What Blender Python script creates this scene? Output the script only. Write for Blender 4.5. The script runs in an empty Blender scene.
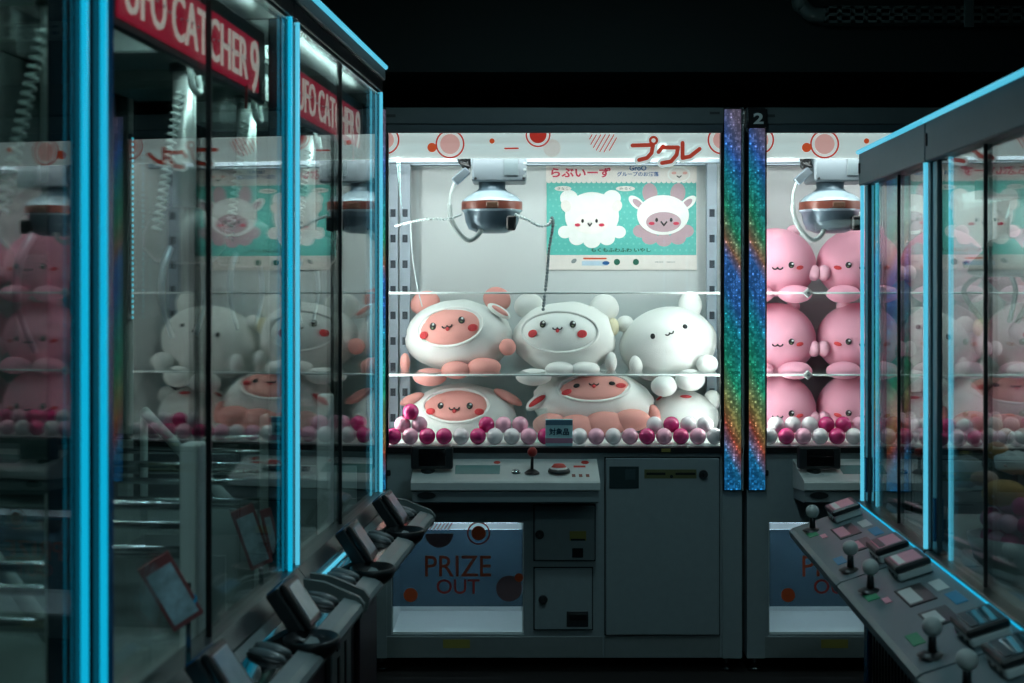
import bpy, bmesh, math, random
from mathutils import Vector, Matrix, noise

random.seed(7)
scn = bpy.context.scene
COL = scn.collection
PI = math.pi
CAMZ, F, CX, HY = 1.39, 1200.0, 512.0, 288.0


def P(px, y, Y):
    """photo direction -> a point at depth Y in front of the camera"""
    return Vector(((px - CX) * Y / F, Y, CAMZ - (y - HY) * Y / F))


def lin(r, g, b):
    f = lambda c: c / 12.92 if c <= .04045 else ((c + .055) / 1.055) ** 2.4
    return (f(r / 255), f(g / 255), f(b / 255), 1)


# ---------------------------------------------------------------- materials
MATS = {}


def mat(name, rgb, rough=.5, metal=0., emit=None, estr=1., bump=0., bscale=40., vary=.08, spec=.5, alpha=None, coat=0.):
    if name in MATS:
        return MATS[name]
    m = bpy.data.materials.new(name)
    m.use_nodes = True
    nt = m.node_tree
    b = nt.nodes['Principled BSDF']
    c = lin(*rgb)
    b.inputs['Roughness'].default_value = rough
    b.inputs['Metallic'].default_value = metal
    b.inputs['Specular IOR Level'].default_value = spec
    b.inputs['Coat Weight'].default_value = coat
    tc = nt.nodes.new('ShaderNodeTexCoord')
    nz = nt.nodes.new('ShaderNodeTexNoise')
    nz.inputs['Scale'].default_value = bscale
    nz.inputs['Detail'].default_value = 3
    nt.links.new(tc.outputs['Object'], nz.inputs['Vector'])
    rmp = nt.nodes.new('ShaderNodeMapRange')
    rmp.inputs['To Min'].default_value = 1 - vary
    rmp.inputs['To Max'].default_value = 1 + vary
    nt.links.new(nz.outputs['Fac'], rmp.inputs['Value'])
    mul = nt.nodes.new('ShaderNodeVectorMath')
    mul.operation = 'SCALE'
    mul.inputs[0].default_value = c[:3]
    nt.links.new(rmp.outputs['Result'], mul.inputs['Scale'])
    nt.links.new(mul.outputs['Vector'], b.inputs['Base Color'])
    if bump:
        bp = nt.nodes.new('ShaderNodeBump')
        bp.inputs['Strength'].default_value = bump
        bp.inputs['Distance'].default_value = .004
        nt.links.new(nz.outputs['Fac'], bp.inputs['Height'])
        nt.links.new(bp.outputs['Normal'], b.inputs['Normal'])
    if emit:
        b.inputs['Emission Color'].default_value = lin(*emit)
        b.inputs['Emission Strength'].default_value = estr
    MATS[name] = m
    return m


def glass_mat(name, tint, ior=1.5, rough=0.0, haze=0.0):
    """thin sheet glass: fresnel mirror over a slightly tinted clear pane"""
    m = bpy.data.materials.new(name)
    m.use_nodes = True
    nt = m.node_tree
    nt.nodes.clear()
    out = nt.nodes.new('ShaderNodeOutputMaterial')
    tr = nt.nodes.new('ShaderNodeBsdfTransparent')
    tr.inputs['Color'].default_value = (*tint, 1)
    gl = nt.nodes.new('ShaderNodeBsdfGlossy')
    gl.inputs['Roughness'].default_value = rough
    gl.inputs['Color'].default_value = (.97, 1, 1, 1)
    geo = nt.nodes.new('ShaderNodeNewGeometry')
    mx = nt.nodes.new('ShaderNodeMix')
    mx.inputs['A'].default_value = ior
    mx.inputs['B'].default_value = 1 / ior
    nt.links.new(geo.outputs['Backfacing'], mx.inputs['Factor'])
    fr = nt.nodes.new('ShaderNodeFresnel')
    nt.links.new(mx.outputs['Result'], fr.inputs['IOR'])
    mix = nt.nodes.new('ShaderNodeMixShader')
    nt.links.new(fr.outputs['Fac'], mix.inputs['Fac'])
    nt.links.new(tr.outputs['BSDF'], mix.inputs[1])
    nt.links.new(gl.outputs['BSDF'], mix.inputs[2])
    last = mix
    if haze:
        df = nt.nodes.new('ShaderNodeBsdfDiffuse')
        df.inputs['Color'].default_value = (.8, .9, .9, 1)
        m2 = nt.nodes.new('ShaderNodeMixShader')
        m2.inputs['Fac'].default_value = haze
        nt.links.new(mix.outputs[0], m2.inputs[1])
        nt.links.new(df.outputs[0], m2.inputs[2])
        last = m2
    nt.links.new(last.outputs[0], out.inputs['Surface'])
    MATS[name] = m
    return m


def rainbow_mat(name):
    """holographic tape over LEDs: hue wanders along the post, sparkling dots"""
    m = bpy.data.materials.new(name)
    m.use_nodes = True
    nt = m.node_tree
    b = nt.nodes['Principled BSDF']
    L = nt.links.new
    tc = nt.nodes.new('ShaderNodeTexCoord')
    sep = nt.nodes.new('ShaderNodeSeparateXYZ')
    L(tc.outputs['Object'], sep.inputs[0])
    wn = nt.nodes.new('ShaderNodeTexNoise')
    wn.inputs['Scale'].default_value = 2.2
    wn.inputs['Detail'].default_value = 1
    L(tc.outputs['Object'], wn.inputs['Vector'])
    ma = nt.nodes.new('ShaderNodeMath')
    ma.operation = 'MULTIPLY_ADD'
    ma.inputs[1].default_value = 1 / 1.37
    L(sep.outputs['Z'], ma.inputs[0])
    wo = nt.nodes.new('ShaderNodeMath')
    wo.operation = 'MULTIPLY_ADD'
    wo.inputs[1].default_value = .16
    wo.inputs[2].default_value = -.66 / 1.37 - .08
    L(wn.outputs['Fac'], wo.inputs[0])
    L(wo.outputs[0], ma.inputs[2])
    fx = nt.nodes.new('ShaderNodeMath')
    fx.operation = 'MULTIPLY_ADD'
    fx.inputs[1].default_value = 1.6
    L(sep.outputs['X'], fx.inputs[0])
    L(ma.outputs[0], fx.inputs[2])
    fr = nt.nodes.new('ShaderNodeMath')
    fr.operation = 'ADD'
    fr.use_clamp = True
    fr.inputs[1].default_value = 0
    L(fx.outputs[0], fr.inputs[0])
    cr = nt.nodes.new('ShaderNodeValToRGB')
    e = cr.color_ramp.elements
    stops = [(0, (30, 110, 165)), (.06, (40, 125, 175)), (.14, (165, 80, 62)), (.20, (150, 140, 84)), (.30, (40, 150, 112)), (.42, (30, 140, 152)),
             (.50, (52, 108, 178)), (.59, (60, 110, 180)), (.645, (150, 108, 84)), (.72, (50, 150, 112)), (.80, (34, 140, 152)), (.88, (54, 104, 180)), (.95, (110, 112, 150)), (1, (120, 108, 130))]
    e[0].position, e[0].color = 0, lin(*stops[0][1])
    e[1].position, e[1].color = 1, lin(*stops[-1][1])
    for p, c in stops[1:-1]:
        q = e.new(p)
        q.color = lin(*c)
    L(fr.outputs[0], cr.inputs[0])
    vo = nt.nodes.new('ShaderNodeTexVoronoi')
    vo.inputs['Scale'].default_value = 105
    vo.inputs['Randomness'].default_value = .45
    L(tc.outputs['Object'], vo.inputs['Vector'])
    mr = nt.nodes.new('ShaderNodeMapRange')
    mr.inputs['From Min'].default_value = .16
    mr.inputs['From Max'].default_value = .40
    mr.inputs['To Min'].default_value = 3.4
    mr.inputs['To Max'].default_value = .42
    L(vo.outputs['Distance'], mr.inputs['Value'])
    bw = nt.nodes.new('ShaderNodeSeparateColor')
    L(vo.outputs['Color'], bw.inputs[0])
    pw = nt.nodes.new('ShaderNodeMath')
    pw.operation = 'POWER'
    pw.inputs[1].default_value = 2.5
    L(bw.outputs[0], pw.inputs[0])
    ad = nt.nodes.new('ShaderNodeMath')
    ad.operation = 'MULTIPLY_ADD'
    ad.inputs[1].default_value = 1.8
    ad.inputs[2].default_value = .42
    L(pw.outputs[0], ad.inputs[0])
    mu = nt.nodes.new('ShaderNodeMath')
    mu.operation = 'MULTIPLY'
    mu.use_clamp = False
    L(mr.outputs[0], mu.inputs[0])
    L(ad.outputs[0], mu.inputs[1])
    L(cr.outputs[0], b.inputs['Base Color'])
    L(cr.outputs[0], b.inputs['Emission Color'])
    L(mu.outputs[0], b.inputs['Emission Strength'])
    b.inputs['Roughness'].default_value = .25
    MATS[name] = m
    return m


GLASS = glass_mat('cabinet_glass', (.94, .965, .96), 1.5)
GLASS_BACK = glass_mat('front_glass', (.985, .99, .99), 1.3)
GLASS_R = glass_mat('compact_cabinet_glass', (.85, .885, .885), 1.9)
ACRYL = glass_mat('clear_acrylic', (.95, .985, .98), 1.3, .05, .03)
SMOKE = glass_mat('smoked_flap', (.30, .40, .47), 1.4, .08, .05)
RAIN = rainbow_mat('holographic_tape')
M_BASE = mat('painted_steel', (134, 146, 148), .45, 0)
M_BASE2 = mat('painted_steel_seam', (22, 26, 28), .6)
M_KICK = mat('kick_steel', (120, 128, 128), .5)
M_CASE = mat('case_panel', (200, 206, 206), .5, vary=.02)
M_CLAWBOX = mat('claw_box', (92, 102, 108), .4)
M_DARK = mat('charcoal_plastic', (34, 38, 40), .4)
M_BLACK = mat('black_plastic', (14, 15, 17), .35)
M_GLOSSB = mat('gloss_black', (9, 10, 12), .08, coat=.5)
M_HEAD = mat('header_steel', (74, 84, 86), .5)
M_GREY = mat('grey_plastic', (128, 138, 138), .4)
M_PALE = mat('pale_plastic', (200, 206, 203), .4)
M_WHITE = mat('white_panel', (232, 238, 236), .5, vary=.02)
M_CHROME = mat('brushed_metal', (180, 186, 186), .22, 1.0)
M_RAIL = mat('aluminium_rail', (120, 132, 140), .35, .8)
M_LED = mat('cyan_led', (10, 60, 80), .4, emit=(84, 192, 222), estr=1.)
M_LEDS = mat('deep_cyan_led', (5, 50, 70), .4, emit=(12, 172, 212), estr=1.)
M_LEDD = mat('cyan_led_dots', (60, 190, 220), .4, emit=(80, 210, 235), estr=.9)
M_BLUEP = mat('glossy_blue', (14, 84, 128), .25)  # glossy blue; also paints strip reflections on left posts and reader tops
M_LIGHT = mat('white_light_tube', (240, 250, 250), .4, emit=(246, 255, 252), estr=14.5)
M_RED = mat('red_plastic', (150, 26, 24), .3)
M_ORANGE = mat('orange_print', (206, 84, 44), .5)
M_REDP = mat('red_print', (188, 54, 44), .5)
M_PINKP = mat('pink_print', (222, 168, 160), .5)
M_TEAL = mat('teal_print', (84, 178, 168), .5)
M_TEALT = mat('teal_dots', (110, 192, 183), .5)
M_CREAM = mat('cream_print', (228, 222, 216), .5)
M_INKPINK = mat('crimson_ink', (196, 44, 74), .5)
M_INKBLUE = mat('blue_ink', (20, 84, 140), .5)
M_INKGREEN = mat('green_ink', (18, 92, 74), .5)
M_MAUVE = mat('mauve_print', (178, 150, 158), .5)
M_FURW = mat('white_fleece', (236, 236, 232), .95, bump=.3, bscale=330., vary=.04, spec=.15)
M_FURG = mat('white_face_fleece', (238, 240, 236), .95, bump=.3, bscale=330., vary=.03, spec=.15)
M_FURP = mat('salmon_fleece', (226, 158, 150), .95, bump=.3, bscale=330., vary=.05, spec=.15)
M_FURK = mat('pink_fleece', (236, 168, 188), .95, bump=.3, bscale=330., vary=.04, spec=.15)
M_FURKL = mat('light_pink_fleece', (242, 188, 204), .95, bump=.3, bscale=330., vary=.04, spec=.15)
M_STITCH = mat('black_thread', (16, 14, 15), .6)
M_TONGUE = mat('red_felt', (206, 62, 66), .8)
M_CREAMF = mat('cream_fleece', (232, 222, 190), .95, bump=.3, bscale=330.)
M_BALLM = mat('magenta_ball', (206, 44, 116), .25, coat=.3)
M_BALLP = mat('pale_pink_ball', (236, 172, 194), .25, coat=.3)
M_BALLW = mat('white_ball', (236, 230, 232), .25, coat=.3)
M_YEL = mat('yellow_sticker', (150, 140, 70), .5)
M_STK = mat('dark_sticker', (24, 44, 46), .5)
M_STKG = mat('green_sticker', (40, 140, 96), .5)
M_STKB = mat('blue_sticker', (40, 130, 170), .5)
M_STKP = mat('pink_sticker', (226, 150, 165), .5)
M_LCD = mat('lcd_pane', (96, 140, 138), .25)
M_SIGNR = mat('sign_red', (150, 20, 48), .4, emit=(160, 22, 52), estr=.55)
M_SIGNW = mat('sign_letter', (210, 205, 196), .4, emit=(214, 206, 196), estr=.5)
M_SIGNG = mat('sign_back', (70, 76, 76), .4)
B_WHT = mat('glowing_vinyl', (214, 222, 220), .5, vary=.02, emit=(196, 216, 213), estr=.72)  # banner's brightness is put in as glow of the vinyl and its inks
B_RED = mat('glowing_red', (188, 54, 44), .5, emit=(188, 54, 44), estr=.6)
B_ORA = mat('glowing_orange', (206, 84, 44), .5, emit=(206, 84, 44), estr=.6)
B_PNK = mat('glowing_pink', (222, 168, 160), .5, emit=(216, 170, 164), estr=.65)
B_CRM = mat('glowing_cream', (210, 206, 200), .5, emit=(204, 204, 198), estr=.65)
B_LOGO = mat('glowing_logo', (176, 62, 44), .5, emit=(176, 62, 44), estr=.6)
M_SCREEN = mat('reader_screen', (150, 160, 168), .15, coat=.6, vary=.35, bscale=22.)
M_CABLE = mat('pale_cable', (176, 186, 184), .45)
M_BROWN = mat('plum_steel', (66, 52, 58), .5)
M_BAND = mat('claw_band', (118, 58, 44), .35)
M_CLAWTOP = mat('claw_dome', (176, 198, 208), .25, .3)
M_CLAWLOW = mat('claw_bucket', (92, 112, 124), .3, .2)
M_WALLD = mat('dark_wall_paint', (24, 36, 35), .8)
M_SOFF = mat('black_recess', (5, 6, 6), .9)
M_FLOORC = mat('dark_carpet', (38, 32, 30), .95, bump=.5, bscale=300., vary=.4)
M_TRAY = mat('cable_tray_steel', (110, 124, 120), .5, .3)
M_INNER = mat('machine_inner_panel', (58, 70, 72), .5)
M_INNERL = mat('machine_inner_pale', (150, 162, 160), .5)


# ---------------------------------------------------------------- mesh builder
class MB:
    def __init__(self):
        self.bm = bmesh.new()
        self.mats = []

    def mi(self, m):
        if m not in self.mats:
            self.mats.append(m)
        return self.mats.index(m)

    def _fin(self, faces, m, smooth=False):
        i = self.mi(m)
        for f in faces:
            f.material_index = i
            f.smooth = smooth

    def box(self, x0, x1, y0, y1, z0, z1, m, bev=0., M=None, seg=1):
        old = set(self.bm.faces) if bev else None
        r = bmesh.ops.create_cube(self.bm, size=1)
        vs = r['verts']
        S = Matrix.Translation(((x0 + x1) / 2, (y0 + y1) / 2, (z0 + z1) / 2)) @ Matrix.Diagonal((abs(x1 - x0), abs(y1 - y0), abs(z1 - z0), 1))
        bmesh.ops.transform(self.bm, matrix=S, verts=vs)
        fs = list({f for v in vs for f in v.link_faces})
        if bev:
            es = list({e for v in vs for e in v.link_edges})
            bv = min(bev, .49 * min(abs(x1 - x0), abs(y1 - y0), abs(z1 - z0)))
            rr = bmesh.ops.bevel(self.bm, geom=vs + es, offset=bv, segments=seg, affect='EDGES', profile=.5)
            fs = [f for f in self.bm.faces if f not in old]
            vs = list({v for f in fs for v in f.verts})
        if M is not None:
            bmesh.ops.transform(self.bm, matrix=M, verts=vs)
        self._fin(fs, m)
        return self

    def cyl(self, p0, p1, r0, r1, m, seg=20, M=None):
        p0, p1 = Vector(p0), Vector(p1)
        d = p1 - p0
        q = d.to_track_quat('Z', 'Y').to_matrix().to_4x4()
        T = Matrix.Translation((p0 + p1) / 2) @ q
        r = bmesh.ops.create_cone(self.bm, cap_ends=True, segments=seg, radius1=r0, radius2=r1, depth=d.length, matrix=T)
        if M is not None:
            bmesh.ops.transform(self.bm, matrix=M, verts=r['verts'])
        fs = {f for v in r['verts'] for f in v.link_faces}
        i = self.mi(m)
        for f in fs:
            f.material_index = i
            f.smooth = len(f.verts) == 4
        return self

    def ball(self, c, r, m, M=None, u=20, v=12):
        if not hasattr(r, '__len__'):
            r = (r, r, r)
        rr = bmesh.ops.create_uvsphere(self.bm, u_segments=u, v_segments=v, radius=1)
        T = Matrix.Translation(c) @ (M or Matrix()) @ Matrix.Diagonal((*r, 1))
        bmesh.ops.transform(self.bm, matrix=T, verts=rr['verts'])
        self._fin({f for q in rr['verts'] for f in q.link_faces}, m, True)
        return self

    def tube(self, pts, r, m, seg=8, closed=False, cap=True):
        pts = [Vector(p) for p in pts]
        n = len(pts)
        rings = []
        up = Vector((.13, .31, .94)).normalized()
        for i, p in enumerate(pts):
            if closed:
                t = pts[(i + 1) % n] - pts[i - 1]
            else:
                t = pts[min(i + 1, n - 1)] - pts[max(i - 1, 0)]
            t.normalize()
            if i == 0:
                a = t.cross(up)
                if a.length < .05:
                    a = t.cross(Vector((1, 0, 0)))
            else:
                a = a - t * a.dot(t)
            a.normalize()
            b = t.cross(a)
            rad = r[i] if hasattr(r, '__len__') else r
            rings.append([self.bm.verts.new(p + a * math.cos(k * 2 * PI / seg) * rad + b * math.sin(k * 2 * PI / seg) * rad) for k in range(seg)])
        fs = []
        for i in range(n if closed else n - 1):
            A, B = rings[i], rings[(i + 1) % n]
            for k in range(seg):
                fs.append(self.bm.faces.new((A[k], A[(k + 1) % seg], B[(k + 1) % seg], B[k])))
        self._fin(fs, m, True)
        if cap and not closed:
            c1 = self.bm.faces.new(rings[0][::-1])
            c2 = self.bm.faces.new(rings[-1])
            self._fin([c1, c2], m)
        return self

    def lathe(self, prof, m, c=(0, 0, 0), seg=28):
        """profile [(r,z)] about the z axis; m may be a list, one material per band"""
        c = Vector(c)
        rings = []
        for r, z in prof:
            if r < 1e-5:
                rings.append([self.bm.verts.new(c + Vector((0, 0, z)))])
            else:
                rings.append([self.bm.verts.new(c + Vector((r * math.cos(k * 2 * PI / seg), r * math.sin(k * 2 * PI / seg), z))) for k in range(seg)])
        for j in range(len(prof) - 1):
            A, B = rings[j], rings[j + 1]
            fs = []
            for k in range(seg):
                k2 = (k + 1) % seg
                if len(A) == 1 and len(B) == 1:
                    continue
                if len(A) == 1:
                    fs.append(self.bm.faces.new((A[0], B[k2], B[k])))
                elif len(B) == 1:
                    fs.append(self.bm.faces.new((A[k], A[k2], B[0])))
                else:
                    fs.append(self.bm.faces.new((A[k], A[k2], B[k2], B[k])))
            self._fin(fs, m[j] if isinstance(m, list) else m, True)
        return self

    def prism(self, poly, axis, a0, a1, m, M=None):
        """extrude polygon. axis 'x': poly is (y,z); 'y': poly is (x,z); 'z': poly is (x,y)"""
        def mk(p, a):
            return {'x': (a, p[0], p[1]), 'y': (p[0], a, p[1]), 'z': (p[0], p[1], a)}[axis]
        A = [self.bm.verts.new(mk(p, a0)) for p in poly]
        B = [self.bm.verts.new(mk(p, a1)) for p in poly]
        n = len(poly)
        fs = [self.bm.faces.new(A), self.bm.faces.new(B[::-1])]
        for i in range(n):
            fs.append(self.bm.faces.new((A[i], B[i], B[(i + 1) % n], A[(i + 1) % n])))
        if M is not None:
            bmesh.ops.transform(self.bm, matrix=M, verts=A + B)
        self._fin(fs, m)
        bmesh.ops.recalc_face_normals(self.bm, faces=fs)
        return self

    def ell(self, cx, cz, rx, rz, y, m, th=.0015, n=32, rot=0., a0=0., a1=2 * PI, back=None):
        """a flat printed ellipse in the xz plane whose face looks to -y"""
        pts = []
        for k in range(n):
            t = a0 + (a1 - a0) * k / (n if abs(a1 - a0 - 2 * PI) < 1e-6 else n - 1)
            u, w = rx * math.cos(t), rz * math.sin(t)
            pts.append((cx + u * math.cos(rot) - w * math.sin(rot), cz + u * math.sin(rot) + w * math.cos(rot)))
        return self.prism(pts, 'y', y - th, max(y, back) if back is not None else y, m)

    def ring(self, cx, cz, r, w, y, m, th=.0015, n=40, zmax=None):
        fs = []
        V = []
        for k in range(n):
            t = 2 * PI * k / n
            row = []
            for rr in (r - w, r):
                for yy in (y, y - th):
                    z = cz + rr * math.sin(t)
                    if zmax is not None:
                        z = min(z, zmax)
                    row.append(self.bm.verts.new((cx + rr * math.cos(t), yy, z)))
            V.append(row)
        for k in range(n):
            a, b = V[k], V[(k + 1) % n]
            for i, j in ((0, 1), (1, 3), (3, 2), (2, 0)):
                fs.append(self.bm.faces.new((a[i], a[j], b[j], b[i])))
        self._fin(fs, m)
        return self

    def stroke(self, pts, w, y, m, th=.002):
        """a rounded brush stroke through xz points, flat, facing -y"""
        for i in range(len(pts) - 1):
            (x0, z0), (x1, z1) = pts[i], pts[i + 1]
            d = math.hypot(x1 - x0, z1 - z0)
            a = math.atan2(z1 - z0, x1 - x0)
            poly = []
            for k in range(9):
                t = a + PI / 2 + PI * k / 8
                poly.append((x0 + w * math.cos(t), z0 + w * math.sin(t)))
            for k in range(9):
                t = a - PI / 2 + PI * k / 8
                poly.append((x1 + w * math.cos(t), z1 + w * math.sin(t)))
            self.prism(poly, 'y', y - th - i * 2.5e-4, y, m)
        return self

    def text(self, s, cx, cz, w, h, y, m, th=.002, bold=0., M=None):
        """lettering fitted into w x h, centred, standing in the xz plane and facing -y"""
        cu = bpy.data.curves.new('lettering', 'FONT')
        cu.body = s
        cu.extrude = .01
        cu.offset = bold
        cu.resolution_u = 3
        o = bpy.data.objects.new('lettering', cu)
        COL.objects.link(o)
        dg = bpy.context.evaluated_depsgraph_get()
        me = bpy.data.meshes.new_from_object(o.evaluated_get(dg))
        bpy.data.objects.remove(o)
        if len(me.vertices):
            xs = [v.co.x for v in me.vertices]
            ys = [v.co.y for v in me.vertices]
            x0, x1, y0, y1 = min(xs), max(xs), min(ys), max(ys)
            sx, sy = w / max(x1 - x0, 1e-6), h / max(y1 - y0, 1e-6)
            ov, of = set(self.bm.verts), set(self.bm.faces)
            self.bm.from_mesh(me)
            vs = [v for v in self.bm.verts if v not in ov]
            for v in vs:
                X, Yc, Z = v.co
                v.co = Vector((cx + (X - (x0 + x1) / 2) * sx, y - th / 2 - Z / .01 * th / 2, cz + (Yc - (y0 + y1) / 2) * sy))
            if M is not None:
                bmesh.ops.transform(self.bm, matrix=M, verts=vs)
            self._fin([f for f in self.bm.faces if f not in of], m)
        bpy.data.meshes.remove(me)
        bpy.data.curves.remove(cu)
        return self

    def xform(self, M):
        bmesh.ops.transform(self.bm, matrix=M, verts=self.bm.verts[:])
        return self

    def build(self, name, parent=None, sub=0):
        me = bpy.data.meshes.new(name)
        self.bm.to_mesh(me)
        self.bm.free()
        for m in self.mats:
            me.materials.append(m)
        o = bpy.data.objects.new(name, me)
        COL.objects.link(o)
        if parent is not None:
            o.parent = parent
        return o


def pieces(parent, name, fns):
    """one small part per printed piece"""
    for f in fns:
        q = MB()
        f(q)
        q.build(name, parent)


def part(name, parent, m, *boxes, bev=.003, label=None):
    b = MB()
    for q in boxes:
        b.box(*q, m, bev)
    o = b.build(name, parent)
    if label:
        o['label'] = label
    return o


def thing(name, label, cat, loc=(0, 0, 0), rz=0., group=None):
    o = bpy.data.objects.new(name, None)
    o.empty_display_size = .1
    COL.objects.link(o)
    o.location = loc
    o.rotation_euler = (0, 0, rz)
    o['label'] = label
    o['category'] = cat
    if group:
        o['group'] = group
    return o


def tag(o, label, cat, group=None):
    o['label'] = label
    o['category'] = cat
    if group:
        o['group'] = group
    return o


def struct(name, m, *boxes):
    b = MB()
    for q in boxes:
        b.box(*q, m)
    o = b.build(name)
    o['kind'] = 'structure'
    return o


def arc(cx, cz, r, a0, a1, n, y=0.):
    return [(cx + r * math.cos(a0 + (a1 - a0) * k / n), y, cz + r * math.sin(a0 + (a1 - a0) * k / n)) for k in range(n + 1)]


def spline(pts, n=8):
    pts = [Vector(p) for p in pts]
    out = []
    for i in range(len(pts) - 1):
        p0, p1, p2, p3 = pts[max(i - 1, 0)], pts[i], pts[i + 1], pts[min(i + 2, len(pts) - 1)]
        for k in range(n):
            t = k / n
            out.append(.5 * ((2 * p1) + (p2 - p0) * t + (2 * p0 - 5 * p1 + 4 * p2 - p3) * t * t + (3 * p1 - p0 - 3 * p2 + p3) * t ** 3))
    out.append(pts[-1])
    return out


# ---------------------------------------------------------------- the room
XL, XR, YB, YF, ZC = -2.7, 3.3, 5.4, -2.6, 2.85
struct('floor', M_FLOORC, (XL, XR, YF, YB, -.1, 0))
struct('ceiling', M_SOFF, (XL, XR, YF, YB, ZC, ZC + .1))
struct('wall_back', M_SOFF, (XL, XR, YB, YB + .1, 0, ZC))
struct('wall_left', M_WALLD, (XL - .1, XL, YF, YB, 0, ZC))
struct('wall_right', M_WALLD, (XR, XR + .1, YF, YB, 0, ZC))
struct('wall_front', M_WALLD, (XL, XR, YF - .1, YF, 0, ZC))
BULK_Y = 4.62
struct('trim_1', M_WALLD, (XL, XR, BULK_Y, YB, CAMZ + (HY - 72) * BULK_Y / F, ZC))

# cable tray on the bulkhead, upper right
tr = thing('cable_tray', 'perforated steel cable tray with an elbow, high on the dark bulkhead', 'cable tray',
           (P(806, 14, BULK_Y - .06).x, BULK_Y - .05, P(806, 14, BULK_Y - .06).z))
b = MB()
LT = 1.7
zt, zb_ = .033, -.033
for (za, zc) in ((-.033, -.022), (-.006, .006), (.022, .033)):
    b.box(.07, LT, -.006, .0, za, zc, M_TRAY)
for k in range(34):
    b.box(.07 + k * .05, .088 + k * .05, -.006, 0, -.033, .033, M_TRAY)
b.box(.07, LT, .0, .05, -.033, -.030, M_TRAY)
b.box(.07, LT, .0, .05, .030, .033, M_TRAY)
b.build('tray_run', tr)
b = MB()
b.tube(spline([(.075, .02, 0), (.03, .02, .005), (-.005, .02, .035), (-.02, .02, .08), (-.025, .02, .40)], 6), .03, M_TRAY, 10)
b.build('elbow', tr)
part('bracket', tr, M_TRAY, (.60, .64, -.012, -.005, -.05, .36))

# added unseen fill lamps on the ceiling, raising the ambient light
for (lx, ly, lab) in ((.30, 3.05, 'added unseen fill lamp over the aisle end near the back cabinets'),
                      (.25, .6, 'added unseen fill lamp over the aisle above the camera'),
                      (.25, -1.3, 'added unseen fill lamp behind the camera')):
    t = thing('added_fill_lamp', lab, 'lamp', (lx, ly, ZC - .05), 0, 'added fill lamps')
    b = MB()
    b.lathe([(.001, .0495), (.085, .0495), (.105, .02), (.10, 0), (.088, 0), (.08, .02), (.001, .022)], M_DARK)
    b.build('housing', t)
    b = MB()
    b.cyl((0, 0, .012), (0, 0, .020), .078, .078, mat('fill_lamp_lens', (200, 210, 205), .4, emit=(196, 240, 250), estr=150.), 28)
    b.build('lens', t)


# ---------------------------------------------------------------- back cabinets
FY = 4.32                      # front glass plane of the back row
PXM = F / FY                   # 277.8 px per metre there
UW = 378 / PXM                 # one cabinet's width
AX = (366 - CX) / PXM          # left end of the middle cabinet


def lx(px, y=0.):              # photo x -> local x of the middle cabinet, at local depth y
    return (px - CX) * (FY + y) / F - AX


def lz(py, y=0.):
    return CAMZ - (py - HY) * (FY + y) / F


def circles(b, y, spec, zmax=None):
    for s in spec:
        b.ell(*s[:4], y, s[4])


def claw_unit(root, x, y, zt, s=1., body_low=M_CLAWLOW):
    """the hanging grabber head of a back cabinet; zt = top of its carriage box"""
    c = MB()
    c.box(x - .075, x + .13, y - .07, y + .10, zt - .105, zt, M_CLAWBOX, .006)
    c.box(x + .045, x + .10, y - .076, y - .068, zt - .085, zt - .02, mat('claw_window', (86, 98, 102), .3), .002)
    for (sx, sz) in ((-.06, -.012), (.118, -.012), (-.06, -.095), (.118, -.095)):
        c.cyl((x + sx, y - .074, zt + sz), (x + sx, y - .068, zt + sz), .005, .005, M_BLACK, 8)
    for k in range(4):
        c.box(x + .118, x + .131, y - .073, y - .065, zt - .09 + k * .024, zt - .082 + k * .024, M_GREY)
    o = c.build('claw_carriage', root)
    h = MB()
    q = zt - .105
    prof = [(.001, q), (.052, q), (.05, q - .022), (.062, q - .034), (.095, q - .052), (.113, q - .070), (.115, q - .074),
            (.115, q - .104), (.115, q - .107), (.107, q - .112), (.100, q - .150), (.088, q - .176), (.055, q - .190), (.001, q - .192)]
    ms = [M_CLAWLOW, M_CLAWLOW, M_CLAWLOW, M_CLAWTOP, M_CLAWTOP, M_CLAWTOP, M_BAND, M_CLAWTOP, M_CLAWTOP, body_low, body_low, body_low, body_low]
    h.lathe(prof, ms, (x, y, 0), 36)
    hd = h.build('claw_head', root)
    d = MB()
    d.box(x + .055, x + .09, y - .108, y - .07, q - .185, q - .13, M_BLACK, .006)
    d.build('claw_latch', hd)
    d = MB()
    d.box(x - .02, x + .025, y - .119, y - .112, q - .100, q - .080, mat('band_badge', (130, 90, 70), .3), .002)
    d.build('band_badge', hd)
    k = MB()
    k.box(x - .115, x - .08, y - .05, y, zt - .055, zt - .01, M_BLACK, .008)
    for i in range(5):
        a = i * 1.25
        k.tube(spline([(x - .085, y - .04, zt - .02 - i * .004), (x - .11 - .01 * math.cos(a), y - .06, zt - .01 + .012 * math.sin(a)),
                       (x - .12, y - .055, zt - .035), (x - .08, y - .05, zt - .05)], 5), .0045, M_BLACK, 6)
    k.box(-.016, .016, -.012, .012, -.035, .035, M_RAIL, .004,
          Matrix.Translation((x - .115, y - .05, zt - .085)) @ Matrix.Rotation(.85, 4, 'Y'))
    k.build('cable_plug', o)
    k = MB()
    pts = spline([(x - .135, y - .05, zt - .10), (x - .152, y - .06, zt - .15), (x - .156, y - .07, zt - .20), (x - .15, y - .08, zt - .25),
                  (x - .12, y - .08, zt - .30), (x - .085, y - .075, zt - .325), (x - .05, y - .07, zt - .305), (x - .032, y - .05, zt - .265)], 12)
    k.tube(pts, [.006 if i < 22 else .0085 + .0022 * (i % 2) for i in range(len(pts))], M_CABLE, 8)
    k.build('corrugated_hose', hd)


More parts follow.
